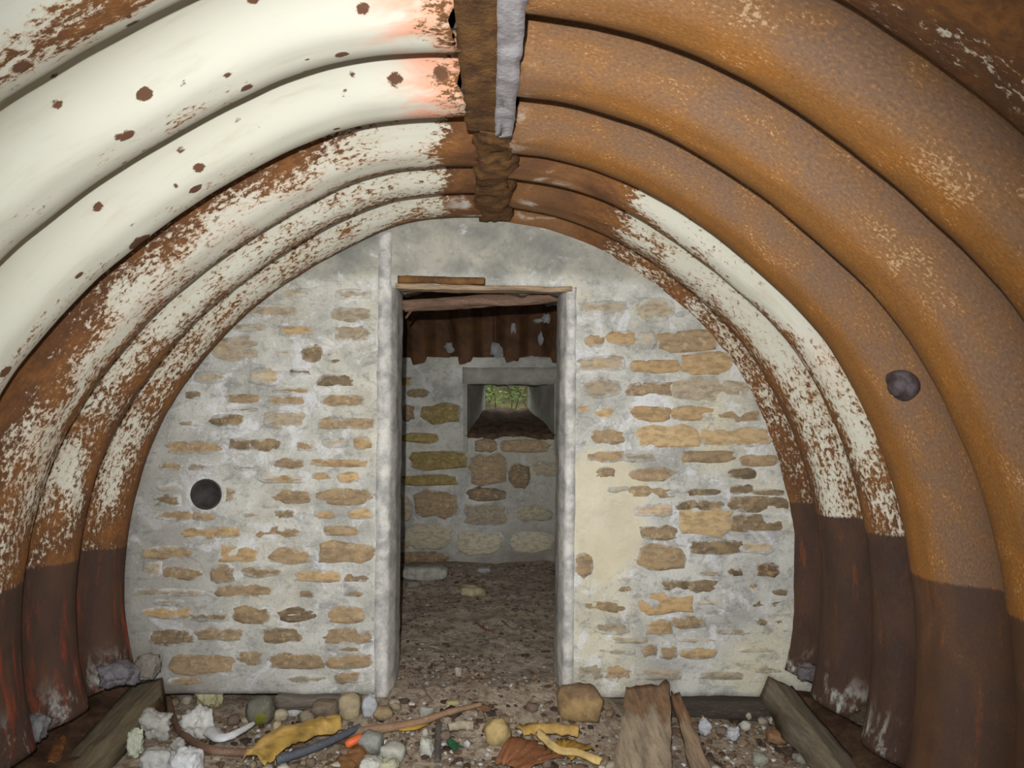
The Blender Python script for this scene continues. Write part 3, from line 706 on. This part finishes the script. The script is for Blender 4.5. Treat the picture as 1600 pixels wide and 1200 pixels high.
o = plank('lintel_board', P(622, 446, 3.22), P(890, 450, 3.22), 0.10, 0.022, M_WOODX, (170, 146, 118), 61); tag(o, 'splintered pale timber board under the concrete above the doorway', 'board')
o = plank('rust_strip', P(622, 432, 3.185), P(757, 434, 3.185), 0.04, 0.030, M_RUST, (140, 90, 55), 62, rag=0.008); tag(o, 'short flat strip of orange rust above the doorway lintel board', 'iron strip')
o = plank('hanging_plank', P(630, 471, 3.40), P(884, 454, 3.43), 0.05, 0.050, M_WOODX, (124, 98, 80), 63, rag=0.016, roll=0.15, taper=0.7); tag(o, 'rotten brown plank hanging askew inside the top of the doorway', 'plank')
def tube(name, pts, r0, r1, mat, col, seed=0, n=40, k=8, wob=0.0):
    P_ = [Vector(p) for p in pts]
    def cr(t):
        x = t*(len(P_)-1); i = min(int(x), len(P_)-2); f = x-i
        a = P_[max(i-1, 0)]; b = P_[i]; c = P_[i+1]; d = P_[min(i+2, len(P_)-1)]
        return 0.5*((2*b)+(c-a)*f+(2*a-5*b+4*c-d)*f*f+(-a+3*b-3*c+d)*f**3)
    V, Fs, C = [], [], []
    for i in range(n+1):
        t = i/n; p = cr(t); d = (cr(min(1, t+0.01))-cr(max(0, t-0.01))).normalized()
        s = d.cross(Vector((0, 0, 1))); s = s.normalized() if s.length > 1e-4 else Vector((1, 0, 0)); u = s.cross(d)
        r = (r0+(r1-r0)*t)*(1+wob*nz(t*9, seed, 2))
        for j in range(k):
            an = 2*math.pi*j/k; V.append(p+(s*math.cos(an)+u*math.sin(an))*r*(1+wob*0.6*nz(t*14, j, seed)))
            C.append(lin(*(col(t) if callable(col) else col)))
    for i in range(n):
        for j in range(k): Fs.append((i*k+j, i*k+(j+1) % k, (i+1)*k+(j+1) % k, (i+1)*k+j))
    Fs.append(tuple(range(k))[::-1]); Fs.append(tuple(n*k+j for j in range(k)))
    return fix_normals(mesh_obj(name, V, Fs, mat, None, cols=C, auto_base=True))
o = tube('bent_rod', [P(650, 476, 3.40), P(642, 486, 3.40), P(634, 497, 3.42)], 0.009, 0.006, M_WOOD, (104, 76, 56), 1, 10); tag(o, 'short bent rod hanging under the low end of the doorway plank', 'rod')

# ------------------------------------------------------------------ timbers on the floor
o = plank('timber_beam', (-1.60, 3.17, 0.065), (-1.545, 2.28, 0.0), 0.12, 0.16, M_WOOD, (122, 110, 88), 71, rag=0.022, roll=-0.12); tag(o, 'dark timber beam lying along the left ledge at the wall end', 'beam')
o = plank('timber_beam', (1.33, 3.14, 0.070), (1.315, 2.28, -0.005), 0.105, 0.12, M_WOOD, (128, 118, 100), 72, rag=0.022, roll=0.35); tag(o, 'wet splintered timber beam lying along the right ledge', 'beam')
o = plank('timber_sill', (0.80, 3.22, -0.022), (1.36, 3.22, -0.022), 0.16, 0.13, M_WOODX, (70, 62, 54), 73, rag=0.01); tag(o, 'dark timber sill under the right half of the stone wall', 'timber')
o = plank('timber_sill', (-1.0, 3.22, -0.004), (-0.62, 3.22, -0.02), 0.12, 0.06, M_WOODX, (112, 104, 94), 74, rag=0.012); tag(o, 'grey timber sill end under the wall beside the doorway post', 'timber')

def board(name, quad, lifts, thick, col, seed, lab, cat, mat=None):
    # quad: far-left, far-right, near-right, near-left in pixels with own depths
    a, b, c, d = [P(x, y, Y) for x, y, Y in quad]; nu, nv = 12, 22; V, C, Fs = [], [], []
    for lay in (0, 1):
        for i in range(nu+1):
            for j in range(nv+1):
                u, v = i/nu, j/nv
                p = (a*(1-u)+b*u)*(1-v)+(d*(1-u)+c*u)*v
                if j == 0: p = p+(p-((d*(1-u)+c*u)))*0.10*nz(u*5, seed, 1)
                e = 0.012*nz(v*6, seed, 3) if i in (0, nu) else 0
                p = p+Vector((e, 0, 0.006*fbm(u*4, v*8, seed)-(thick if lay else 0)))
                V.append(p); C.append(lin(*[cc*(1+0.15*nz(u*5, v*3, seed)) for cc in (col if v > 0.28+0.2*nz(u*4, 2, seed) else (col[0]*0.86, col[1]*0.76, col[2]*0.68))]))
    N = (nu+1)*(nv+1); idx = lambda l, i, j: l*N+i*(nv+1)+j
    for i in range(nu):
        for j in range(nv):
            Fs.append((idx(0, i, j), idx(0, i, j+1), idx(0, i+1, j+1), idx(0, i+1, j))); Fs.append((idx(1, i, j), idx(1, i+1, j), idx(1, i+1, j+1), idx(1, i, j+1)))
    for i in range(nu):
        for j in (0, nv): Fs.append((idx(0, i, j), idx(0, i+1, j), idx(1, i+1, j), idx(1, i, j)))
    for j in range(nv):
        for i in (0, nu): Fs.append((idx(0, i, j), idx(0, i, j+1), idx(1, i, j+1), idx(1, i, j)))
    o = fix_normals(mesh_obj(name, V, Fs, mat or M_WOOD, None, cols=C, auto_base=True)); return tag(o, lab, cat)
board('wide_board', ((978, 1073, 3.12), (1046, 1066, 3.12), (1052, 1260, 2.42), (950, 1260, 2.42)), 0, 0.03, (166, 150, 128), 81, 'wide brown board leaning on the rubble against the right wall', 'board')
board('narrow_board', ((1049, 1084, 3.08), (1062, 1082, 3.08), (1136, 1260, 2.40), (1098, 1260, 2.40)), 0, 0.03, (160, 138, 114), 82, 'narrow brown board beside the wide leaning board', 'board')

# ------------------------------------------------------------------ rubble
def rock(name, px, pb, w, h, col, lab, cat='stone', mat=None, seed=0, deep=0.8, blk=0.0, rough=0.28, yaw=0.0, at=None, sub=3, moss=None, top=None):
    if mat is M_LIME: sub = 4
    b = at or ground(px, pb-1); s = b.y/F; W, H = w*s, h*s; D = W*deep
    bm = bmesh.new(); bmesh.ops.create_icosphere(bm, subdivisions=sub, radius=1.0)
    V = []; C = []; ca, sa = math.cos(yaw), math.sin(yaw)
    for v in bm.verts:
        p = v.co.copy()
        if blk:
            m = max(abs(p.x), abs(p.y), abs(p.z)); p = p.lerp(p/m*0.86, blk)
        p *= 1+rough*fbm(p.x*1.1+seed*3.3, p.y*1.1, p.z*1.1, 4)+0.35*rough*nz(p.x*4+seed, p.y*4, p.z*4)+(0.26*rough*nz(p.x*10, p.y*10+seed, p.z*10) if mat is M_LIME else 0.10*rough*nz(p.x*9, p.y*9+seed, p.z*9))
        x, y, z = p.x*W/2, p.y*D/2, p.z*H/2
        V.append((x*ca-y*sa, x*sa+y*ca, z))
        cc = col
        if top and p.z+0.5*p.x*0.3+0.3*nz(p.x*3, p.y*3, seed) > 0.42: cc = top
        if moss and p.y < -0.4 and p.z < 0.1 and abs(p.x-0.1) < 0.35: cc = moss
        C.append(lin(*[min(255, c*(1+0.10*nz(p.x*3, p.y*3, p.z*3+seed))) for c in cc]))
    Fs = [tuple(x.index for x in f.verts) for f in bm.faces]; bm.free()
    lo = min(v[2] for v in V)
    V = [(x+b.x, y+b.y+D*0.35, z-lo+b.z-H*0.08) for x, y, z in V]
    return tag(mesh_obj(name, V, Fs, mat or M_ROCK, None, cols=C, auto_base=True), lab, cat)
WHT, TAN, GRY = (205, 205, 200), (176, 152, 116), (140, 136, 126)
R = [
 ('plaster_lump', 325, 1110, 36, 48, (190, 184, 146), 'upright yellowish plaster lump in front of the dark gap under the wall', 'plaster', M_LIME, .7, .2, .45),
 ('plaster_lump', 303, 1158, 46, 46, WHT, 'rounded chalk white plaster lump inside the bend of the brown hose', 'plaster', M_LIME, .8, .2, .42),
 ('plaster_lump', 236, 1160, 50, 42, (188, 188, 182), 'white plaster lump with grey lower face next to the left timber beam', 'plaster', M_LIME, .8, .3, .42),
 ('plaster_lump', 210, 1186, 26, 44, (200, 204, 184), 'slim pale green white plaster sliver at the near end of the left beam', 'plaster', M_LIME, .6, .4, .4),
 ('plaster_lump', 243, 1216, 48, 40, (182, 182, 178), 'grey white plaster lump lowest in the heap by the left beam', 'plaster', M_LIME, .8, .4, .35),
 ('plaster_lump', 287, 1220, 48, 46, (212, 214, 216), 'smooth bright white plaster block at the bottom of the left heap', 'plaster', M_LIME, .8, .6, .2),
 ('plaster_lump', 276, 1177, 22, 20, (184, 182, 176), 'small round grey white plaster lump above the bright white block', 'plaster', M_LIME, .8, .1, .3),
 ('plaster_lump', 293, 1186, 18, 16, (206, 208, 210), 'tiny cracked white plaster lump on the bright white block', 'plaster', M_LIME, .8, .1, .4),
 ('cobble', 402, 1137, 46, 48, (112, 110, 98), 'rounded dark grey cobble with a green moss spot under the left wall', 'stone', M_ROCK, .8, .25, .12),
 ('stone_lump', 442, 1104, 32, 17, (158, 122, 88), 'flat brown stone just right of the grey cobble', 'stone', M_ROCK, .9, .3, .2),
 ('stone_lump', 452, 1109, 22, 9, WHT, 'thin white stone flake beneath the flat brown stone', 'stone', M_LIME, .9, .3, .3),
 ('stone_lump', 458, 1123, 24, 20, (186, 186, 180), 'white crumbly stone right of the two tan pebbles', 'stone', M_LIME, .9, .2, .4),
 ('stone_lump', 437, 1129, 24, 19, (176, 164, 140), 'upper of two tan pebbles beside the grey cobble', 'stone', M_ROCK, .8, .4, .15),
 ('stone_lump', 432, 1145, 15, 17, (186, 172, 138), 'lower of two tan pebbles beside the grey cobble', 'stone', M_ROCK, .8, .4, .15),
 ('stone_lump', 545, 1128, 40, 46, (164, 150, 122), 'pale tan stone block behind the yellow film by the doorway', 'stone', M_ROCK, .7, .5, .2),
 ('stone_lump', 577, 1124, 24, 38, (172, 174, 178), 'bluish white stone next to the pale tan block', 'stone', M_LIME, .7, .4, .25),
 ('stone_lump', 597, 1128, 32, 22, (154, 134, 104), 'low tan stone at the thick end of the long stick', 'stone', M_ROCK, .8, .4, .2),
 ('stone_lump', 505, 1126, 44, 26, (130, 116, 100), 'brown earthy clod left of the pale tan stone block', 'stone', M_ROCK, .9, .1, .3),
 ('stone_lump', 478, 1134, 30, 20, (140, 128, 112), 'grey brown clod above the left end of the yellow film', 'stone', M_ROCK, .9, .1, .3),
 ('sandstone_block', 910, 1130, 76, 64, (158, 132, 92), 'large wedge shaped tan sandstone at the foot of the right doorway post', 'stone', M_ROCK, .6, .35, .2),
 ('sandstone_block', 778, 1168, 42, 44, (176, 154, 106), 'fist sized yellow tan sandstone in the middle foreground', 'stone', M_ROCK, .7, .3, .25),
 ('stone_chip', 666, 1126, 24, 22, (158, 158, 150), 'upright grey stone chip touching the long stick', 'stone', M_ROCK, .4, .7, .25),
 ('stone_chip', 707, 1104, 24, 8, (182, 168, 126), 'thin cream coloured chip on the earth beyond the long stick', 'stone', M_ROCK, .6, .7, .1),
 ('stone_chip', 716, 1058, 12, 16, (160, 152, 134), 'small pale triangular chip upright on the doorway threshold', 'stone', M_ROCK, .5, .7, .3),
 ('stone_slab', 612, 1192, 42, 26, (184, 184, 172), 'pale slab with a light rim below the long stick', 'stone', M_ROCK, .8, .7, .15),
 ('stone_lump', 666, 1186, 24, 30, (178, 178, 168), 'pale knobbly stone below the yellow blade by the stick', 'stone', M_LIME, .8, .3, .3),
 ('stone_lump', 664, 1152, 10, 12, (188, 184, 172), 'very small pale pebble on top of the pale knobbly stone', 'stone', M_LIME, .8, .2, .2),
 ('stone_lump', 578, 1180, 40, 34, (146, 148, 142), 'grey stone right of the orange rod tip', 'stone', M_ROCK, .8, .5, .2),
 ('stone_lump', 580, 1216, 36, 28, (192, 192, 182), 'whitish stone cut by the picture edge below the grey stone', 'stone', M_LIME, .8, .5, .25),
 ('stone_lump', 606, 1216, 30, 26, (176, 174, 150), 'cream crumbly stone cut by the picture edge below the pale slab', 'stone', M_LIME, .8, .3, .4),
 ('stone_lump', 1103, 1152, 18, 26, (182, 184, 188), 'white lump behind the thin straw near the right sill', 'stone', M_LIME, .8, .2, .4),
 ('stone_lump', 1147, 1160, 22, 22, (180, 182, 186), 'white lump in front of the dark right sill', 'stone', M_LIME, .8, .2, .4),
 ('stone_lump', 1217, 1166, 34, 20, (142, 108, 78), 'reddish brown stone between the right sill and right beam', 'stone', M_ROCK, .8, .5, .2),
 ('stone_lump', 1190, 1200, 26, 20, (150, 148, 136), 'pale grey stone near the right beam at the picture foot', 'stone', M_ROCK, .8, .4, .3),
 ('stone_lump', 1255, 1196, 24, 14, (140, 138, 126), 'flat grey stone tucked against the right beam', 'stone', M_ROCK, .8, .4, .3),
 ('stone_lump', 650, 1170, 0, 0, None, None)]
for i, r in enumerate(R):
    if r[5] is None: continue
    nm, px, pb, w, h, col, lab, cat, mt, deep, blk, rg = r
    rock(nm, px, pb, w, h, col, lab, cat, mt, 3+i*1.7, deep, blk, rg, random.uniform(-0.3, 0.3), moss=(118, 120, 44) if nm == 'cobble' else None, top=(130, 106, 80) if nm == 'sandstone_block' and px > 900 else None)
# in the back room
rock('stone_slab', 662, 908, 82, 24, (166, 164, 152), 'long flat grey slab on the earth beside the left doorway post, in the back room', 'stone', M_ROCK, 91, 0.5, 0.7, 0.12)
rock('stone_lump', 739, 936, 46, 20, (168, 152, 120), 'flat tan stone on the back room earth floor', 'stone', M_ROCK, 92, 0.6, 0.5, 0.35)
rock('stone_lump', 757, 897, 22, 10, (150, 150, 150), 'small grey white stone near the back room end wall', 'stone', M_LIME, 93, 0.7, 0.3, 0.3)
rock('stone_lump', 645, 923, 26, 14, (130, 122, 112), 'dull grey stone below the long flat slab in the back room', 'stone', M_ROCK, 94, 0.7, 0.3, 0.3)
# lime lumps along the ledges
LG = [(1312, 1082, 46, 30, (176, 178, 178), 2.92, 'white lime crust on the right ledge below the brown sheet foot'), (1343, 1106, 32, 24, (182, 180, 172), 2.80, 'pale lime lump beside the crust on the right ledge'),
      (1425, 1176, 28, 34, (168, 170, 166), 2.48, 'white lime lump at the near end of the right ledge'), (1270, 1066, 40, 26, (104, 98, 100), 3.02, 'dark grey rubble lump in the corner of right ledge and wall'),
      (178, 1076, 56, 36, (118, 114, 118), 2.86, 'grey lime lump on the left ledge under the rusty sheet foot'), (226, 1064, 34, 40, (136, 130, 122), 3.05, 'pale crumbly slab leaning at the top of the left ledge'),
      (42, 1168, 46, 44, (124, 124, 126), 2.46, 'grey lime lump low on the left ledge near the picture edge'), (1385, 1150, 70, 30, (86, 78, 66), 2.58, 'mossy brown rubble lump on the right ledge')]
for i, (px, pb, w, h, col, Y, lab) in enumerate(LG):
    b = P(px, pb, Y)
    rock('lime_lump', px, pb, w, h, col, lab, 'rubble', M_LIME, 120+i*2, 0.8, 0.3, 0.4, at=b)

# curved white pottery shard
def shard(name, pts, wid, col, lab, cat, mat, thick=0.006, lift=0.02, curl=0.02, seed=0, wf=None):
    Q = [ground(x, y)+Vector((0, 0, lift)) for x, y in pts]
    n = 24; V, Fs, C = [], [], []; m = 7
    def at(t):
        x = t*(len(Q)-1); i = min(int(x), len(Q)-2); f = x-i; a = Q[max(i-1, 0)]; b = Q[i]; c = Q[i+1]; d = Q[min(i+2, len(Q)-1)]
        return 0.5*((2*b)+(c-a)*f+(2*a-5*b+4*c-d)*f*f+(-a+3*b-3*c+d)*f**3)
    for lay in (0, 1):
        for i in range(n+1):
            t = i/n; p = at(t); d = (at(min(1, t+.02))-at(max(0, t-.02))).normalized(); s = d.cross(Vector((0, 0, 1))).normalized()
            w = wid*(wf(t) if wf else 1)*(1+0.15*nz(t*6, seed, 1))
            for j in range(m):
                v = -0.5+j/(m-1)
                z = curl*(0.25-v*v)*4+0.45*abs(curl)*nz(t*14, v*4, seed)*(1.0 if abs(curl) > 0.0145 else 0.2)+0.25*abs(curl)*fbm(t*7, v*3, seed)+0.5*abs(curl)*math.sin(v*7+t*3+seed)*0.4
                q = p+s*(v*w)+Vector((0, 0, z-(thick if lay else 0)))
                V.append(q); C.append(lin(*[min(255, c*(1+0.14*nz(t*6, v*5, seed))) for c in col(t, v)]) if callable(col) else lin(*[min(255, c*(1+0.14*nz(t*6, v*5, seed))) for c in col]))
    N = (n+1)*m; ix = lambda l, i, j: l*N+i*m+j
    for i in range(n):
        for j in range(m-1):
            Fs.append((ix(0, i, j), ix(0, i+1, j), ix(0, i+1, j+1), ix(0, i, j+1))); Fs.append((ix(1, i, j), ix(1, i, j+1), ix(1, i+1, j+1), ix(1, i+1, j)))
    for i in range(n):
        for j in (0, m-1): Fs.append((ix(0, i, j), ix(0, i+1, j), ix(1, i+1, j), ix(1, i, j)))
    for j in range(m-1):
        for i in (0, n): Fs.append((ix(0, i, j), ix(0, i, j+1), ix(1, i, j+1), ix(1, i, j)))
    return tag(fix_normals(mesh_obj(name, V, Fs, mat, None, cols=C, auto_base=True)), lab, cat)
M_GLAZE = mat_attr('glazed_ware', 0.35, 8, 0.1, 0.1, 0.5, 0.0)
shard('pottery_shard', [(331, 1152), (345, 1164), (368, 1158), (398, 1142)], 0.075, (214, 216, 220), 'curved white pottery shard between the plaster lump and grey cobble', 'shard', M_GLAZE, 0.007, 0.03, 0.014, 1, wf=lambda t: 1.0-0.86*t)
shard('glass_shard', [(702, 1164), (716, 1178)], 0.05, (44, 92, 66), 'small dark green glass shard in the middle foreground', 'shard', M_GLAZE, 0.005, 0.02, 0.01, 2, wf=lambda t: 0.6+0.4*t)
shard('yellow_film', [(396, 1212), (432, 1178), (478, 1160), (532, 1146)], 0.13, lambda t, v: tuple(c*(0.78+0.36*abs(math.sin(v*9+t*5+2*nz(t*5, v*3, 2)))) for c in ((204, 168, 98) if v < 0.1 else (172, 140, 70))), 'crumpled yellow plastic film left of the long stick', 'plastic film', M_FOAM, 0.006, 0.045, 0.04, 3, wf=lambda t: 0.8+0.3*math.sin(3.1*t))  # lit fold ridges and shaded furrows painted into the colour as stripes
shard('film_sliver', [(622, 1150), (645, 1146), (672, 1136)], 0.05, (180, 140, 50), 'slender yellow blade of film under the middle of the long stick', 'plastic film', M_FOAM, 0.004, 0.03, 0.012, 4, wf=lambda t: 0.5+math.sin(3.1*t)*0.7)
shard('yellow_strip', [(812, 1158), (836, 1152), (870, 1153), (905, 1158)], 0.07, (182, 148, 82), 'short yellow strip behind the curved yellow band', 'plastic film', M_FOAM, 0.008, 0.04, 0.02, 5)
shard('yellow_fold', [(868, 1176), (890, 1178), (912, 1190)], 0.12, (160, 124, 52), 'dull yellow folded film between the short strip and the curved band', 'plastic film', M_FOAM, 0.006, 0.03, 0.02, 6)
shard('yellow_band', [(843, 1162), (856, 1176), (874, 1190), (905, 1196), (940, 1210)], 0.036, (206, 178, 118), 'curved pale yellow band reaching the picture foot', 'plastic film', M_FOAM, 0.010, 0.05, 0.012, 7)
shard('rusty_scrap', [(792, 1176), (820, 1186), (848, 1206)], 0.22, (140, 92, 60), 'crumpled orange brown rusty iron scrap in front of the tan sandstone', 'iron scrap', M_FOAM, 0.006, 0.02, 0.03, 8)
shard('rusty_scrap', [(560, 1178), (545, 1196), (520, 1214)], 0.10, (138, 98, 60), 'rusty brown scrap beneath the grey rod', 'iron scrap', M_FOAM, 0.006, 0.015, 0.02, 9)
shard('rusty_scrap', [(95, 1196), (88, 1215), (80, 1240)], 0.05, (128, 82, 46), 'narrow rusty scrap standing by the left ledge at the picture foot', 'iron scrap', M_FOAM, 0.006, 0.1, 0.02, 10)
shard('dark_slat', [(686, 1136), (684, 1165), (684, 1196)], 0.028, (98, 90, 84), 'flat dark grey slat lying under the long stick', 'slat', M_WOOD, 0.01, 0.02, 0.004, 11)

G = lambda x, y, l=0.0: ground(x, y)+Vector((0, 0, l))
o = tube('brown_hose', [G(263, 1098, .02), G(270, 1128, .02), G(290, 1158, .02), G(325, 1178, .02), G(365, 1184, .022), G(408, 1184, .025)], 0.016, 0.016, M_FOAM, (128, 100, 82), 1, 50, 10); tag(o, 'brown hose curving round the white plaster lump', 'hose')
o = tube('long_stick', [G(546, 1158, .035), G(640, 1148, .045), G(700, 1131, .05), G(752, 1118, .05)], 0.022, 0.010, M_FOAM, (146, 116, 88), 2, 40, 8, 0.25); tag(o, 'long pale brown stick lying across the earth before the doorway', 'stick')
o = tube('grey_rod', [G(432, 1208, .05), G(490, 1188, .05), G(535, 1168, .05), G(562, 1156, .055)], 0.018, 0.014, M_FOAM, (84, 88, 98), 3, 30, 8, 0.1); tag(o, 'blue grey rod pointing from the yellow film to the grey stone', 'rod')
lathe('orange_tip', [(0.012, -0.03), (0.017, -0.015), (0.017, 0.03), (0.010, 0.045)], G(551, 1172, .035), (0.8, 0.4, 0.25), mat_plain('orange_plastic', lin(214, 96, 44), lin(226, 116, 60), 10, 0.5, 0.4, 0.1), o, 12)
TW = [([(769, 944), (796, 956), (823, 970)], .005, (150, 128, 100), 'thin pale twig on the earth inside the doorway'), ([(1097, 1122), (1108, 1138), (1122, 1158)], .006, (172, 146, 108), 'yellow straw stalk in front of the dark right sill'),
      ([(247, 1104), (252, 1114), (257, 1124)], .006, (150, 130, 104), 'short pale stick beside the left timber beam'), ([(812, 1086), (840, 1085), (872, 1084)], .004, (128, 110, 96), 'thin level twig left of the large wedge sandstone'),
      ([(660, 1075), (668, 1090), (676, 1098)], .004, (120, 98, 80), 'short dark twig on the threshold left of the cream chip'), ([(744, 975), (755, 985), (770, 990)], .007, (124, 76, 58), 'reddish root on the doorway earth'),
      ([(785, 973), (795, 983)], .005, (104, 76, 60), 'short brown twig beside the reddish root'), ([(258, 1150), (266, 1146), (270, 1140)], .004, (170, 140, 104), 'tiny tan splinter right of the grey faced plaster lump'),
      ([(672, 1013), (685, 1016), (697, 1021)], .004, (160, 144, 120), 'pale splinter on the earth near the left doorway post')]
for i, (pts, r, c, lab) in enumerate(TW):
    o = tube('twig', [G(x, y, .012) for x, y in pts], r, r*0.7, M_FOAM, c, 20+i, 14, 6, 0.2); tag(o, lab, 'twig')
shard('plaster_flake', [(740, 1104), (752, 1108), (768, 1112)], 0.05, (128, 96, 74), 'brown flat scrap beyond the tip of the long stick', 'scrap', M_ROCK, 0.008, 0.012, 0.008, 12)
shard('pale_crust', [(700, 1142), (720, 1138), (740, 1140)], 0.035, (170, 160, 138), 'crumbly pale crust strip right of the dark slat', 'crust', M_LIME, 0.02, 0.02, 0.012, 13)

# small rubble pebbles: one source per shape, copied
rs = random.Random(12); srcs = []
PCOL = [(150, 136, 114), (170, 160, 142), (132, 114, 94), (188, 184, 174), (120, 104, 90)]
for q in range(5):
    g0 = ground(500+q*30, 1100)
    srcs.append(rock('rubble_pebble', 0, 0, 13, 9, PCOL[q], 'small loose pebble strewn among the rubble before the wall', 'pebble', M_ROCK, 200+q*3, 0.8, 0.35, 0.3, at=g0, sub=2))
taken = [(r[1], r[2], r[3]) for r in R]
k = 0
while k < 170:
    px = rs.choice((rs.uniform(270, 620), rs.uniform(600, 980), rs.uniform(1110, 1280))); pb = rs.uniform(1096, 1215)
    if any(abs(px-a) < w*0.6+8 and -40 < b-pb < 8+40*0 for a, b, w in taken): continue
    g0 = ground(px, pb); src = srcs[k % 5]; o = src if k < 5 else src.copy()
    if k >= 5: COL.objects.link(o)
    f = rs.uniform(0.4, 1.6); o.scale = (f, f, f*rs.uniform(0.7, 1.2)); o.rotation_euler = (0, 0, rs.uniform(0, 6.28)); o.location = g0+Vector((0, 0, -0.003)); o['group'] = 'small pebbles among the rubble'; k += 1

# gravel and crumbs (uncountable)
def gravel(name, n, area, r, cols, lab, seed):
    rs = random.Random(seed); V, Fs, C = [], [], []
    bm = bmesh.new(); bmesh.ops.create_icosphere(bm, subdivisions=1, radius=1.0); bv = [v.co.copy() for v in bm.verts]; bf = [tuple(v.index for v in f.verts) for f in bm.faces]; bm.free()
    c = 0
    while c < n:
        x, y = rs.uniform(*area[0]), rs.uniform(*area[1])
        if y > 3.12 and not (-0.47 < x < 0.33) and y < 3.62: continue
        if nz(x*3, y*3, seed) < -0.25 and rs.random() < 0.7: continue
        s = rs.uniform(*r)*(2.0 if rs.random() < 0.06 else 1); cc = (lambda f, c0: lin(*[q*f for q in c0]))(rs.uniform(0.82, 1.1), rs.choice(cols)); h = floor_h(x, y); k = len(V)
        q = Vector((rs.uniform(-1, 1), rs.uniform(-1, 1), rs.uniform(-1, 1)))
        sx, sy, sz = s*rs.uniform(0.7, 1.6), s*rs.uniform(0.7, 1.4), s*rs.uniform(0.4, 0.8); a = rs.uniform(0, 6.28)
        for b in bv:
            m = 1+0.35*nz(b.x*2+q.x*9, b.y*2+q.y*9, b.z*2)
            bx, by = b.x*sx*m, b.y*sy*m
            V.append((x+bx*math.cos(a)-by*math.sin(a), y+bx*math.sin(a)+by*math.cos(a), h+b.z*sz*m+sz*0.4)); C.append(cc)
        Fs += [tuple(k+i for i in f) for f in bf]; c += 1
    return tag(mesh_obj(name, V, Fs, M_ROCK, None, cols=C, smooth=False), lab, name.split('_')[-1], kind='stuff')
gravel('floor_gravel', 2600, ((-1.42, 1.3), (2.3, 3.6)), (0.003, 0.010), [(120, 104, 88), (150, 138, 120), (92, 76, 62), (178, 172, 160), (140, 112, 84), (96, 82, 74)], 'brown and grey gravel strewn over the earth before the wall', 5)
gravel('clod_rubble', 420, ((-1.35, 1.28), (2.35, 3.14)), (0.008, 0.020), [(92, 76, 64), (112, 92, 74), (74, 62, 54), (132, 112, 90), (104, 80, 62)], 'dark brown earth clods and crumbled rubble over the near floor', 15)
gravel('back_room_gravel', 900, ((-0.6, 0.55), (3.4, 5.2)), (0.003, 0.011), [(112, 98, 84), (130, 120, 106), (84, 70, 60), (150, 144, 134)], 'fine gravel on the back room earth floor', 6)
gravel('lime_crumbs', 380, ((-1.40, 1.28), (2.4, 3.12)), (0.004, 0.011), [(196, 194, 188), (180, 176, 166), (206, 206, 206)], 'white lime crumbs scattered over the near floor', 8)

# ------------------------------------------------------------------ outside: bank and bush beyond the embrasure
V = []; xs = np.linspace(-6, 6, 30); ys = np.linspace(5.92, 14, 30)
for x in xs:
    for y in ys: V.append((x, y, 1.20+0.02*(y-5.9)+2.6*float(sstep(7.2, 9.5, y))+0.06*fbm(x*1.3, y*1.3, 3)))
o = fix_normals(mesh_obj('ground', V, grid_faces(30, 30), mat_plain('leafy_bank', lin(52, 44, 30), lin(80, 78, 44), 4, 0.95, 0.1, 0.8))); tag(o, 'leafy earth bank outside the embrasure', kind='structure')
if o.data.polygons[0].normal.z < 0: o.data.flip_normals()
kleaf = NT('leaf_green'); kn = kleaf.noise(kleaf.pos(), 9, 3); kleaf.out(kleaf.mix(kleaf.step(kn, 0.35, 0.65), lin(58, 96, 26), lin(128, 156, 52)), 0.45, 0.4)
bush = bpy.data.objects.new('leafy_bush', None); COL.objects.link(bush); bush.location = (0.05, 6.55, 1.21)
tag(bush, 'bright green leafy bush outside, seen through the embrasure', 'bush')
rs = random.Random(4); V, Fs = [], []
for i in range(10):
    a = rs.uniform(0, 6.28); x, y = 0.05+rs.uniform(-0.35, 0.45), 6.55+rs.uniform(-0.1, 0.2)
    pts = [Vector((x, y, 1.20)), Vector((x+rs.uniform(-.08, .08), y, 1.38)), Vector((x+rs.uniform(-.15, .15), y-0.05, 1.62))]
    for j in range(3):
        for q in range(5):
            t = 2*math.pi*q/5; V.append(pts[j]+Vector((math.cos(t), math.sin(t), 0))*0.006*(1-0.3*j))
    b = i*15
    for j in range(2):
        for q in range(5): Fs.append((b+j*5+q, b+j*5+(q+1) % 5, b+(j+1)*5+(q+1) % 5, b+(j+1)*5+q))
mesh_obj('stem', V, Fs, M_LEDGE, bush)
V, Fs = [], []
for i in range(1500):
    c = Vector((0.05+rs.uniform(-0.5, 0.6), 6.5+rs.uniform(-0.15, 0.3), 1.33+rs.uniform(0, 0.55)))
    a = rs.uniform(0, 6.28); d = Vector((math.cos(a), math.sin(a), rs.uniform(-0.5, 0.3))).normalized(); s = d.cross(Vector((rs.uniform(-.4, .4), rs.uniform(-1, 0), 1))).normalized(); u = s.cross(d)
    L = rs.uniform(0.03, 0.065); w = L*0.5; b = len(V)
    V += [c, c+d*L*0.5+s*w*0.5+u*0.004, c+d*L, c+d*L*0.5-s*w*0.5+u*0.004, c+d*L*0.5-u*0.004]
    Fs += [(b, b+4, b+1), (b+1, b+4, b+2), (b+2, b+4, b+3), (b+3, b+4, b)]
o = mesh_obj('foliage', V, Fs, kleaf.m, bush); o['kind'] = 'stuff'
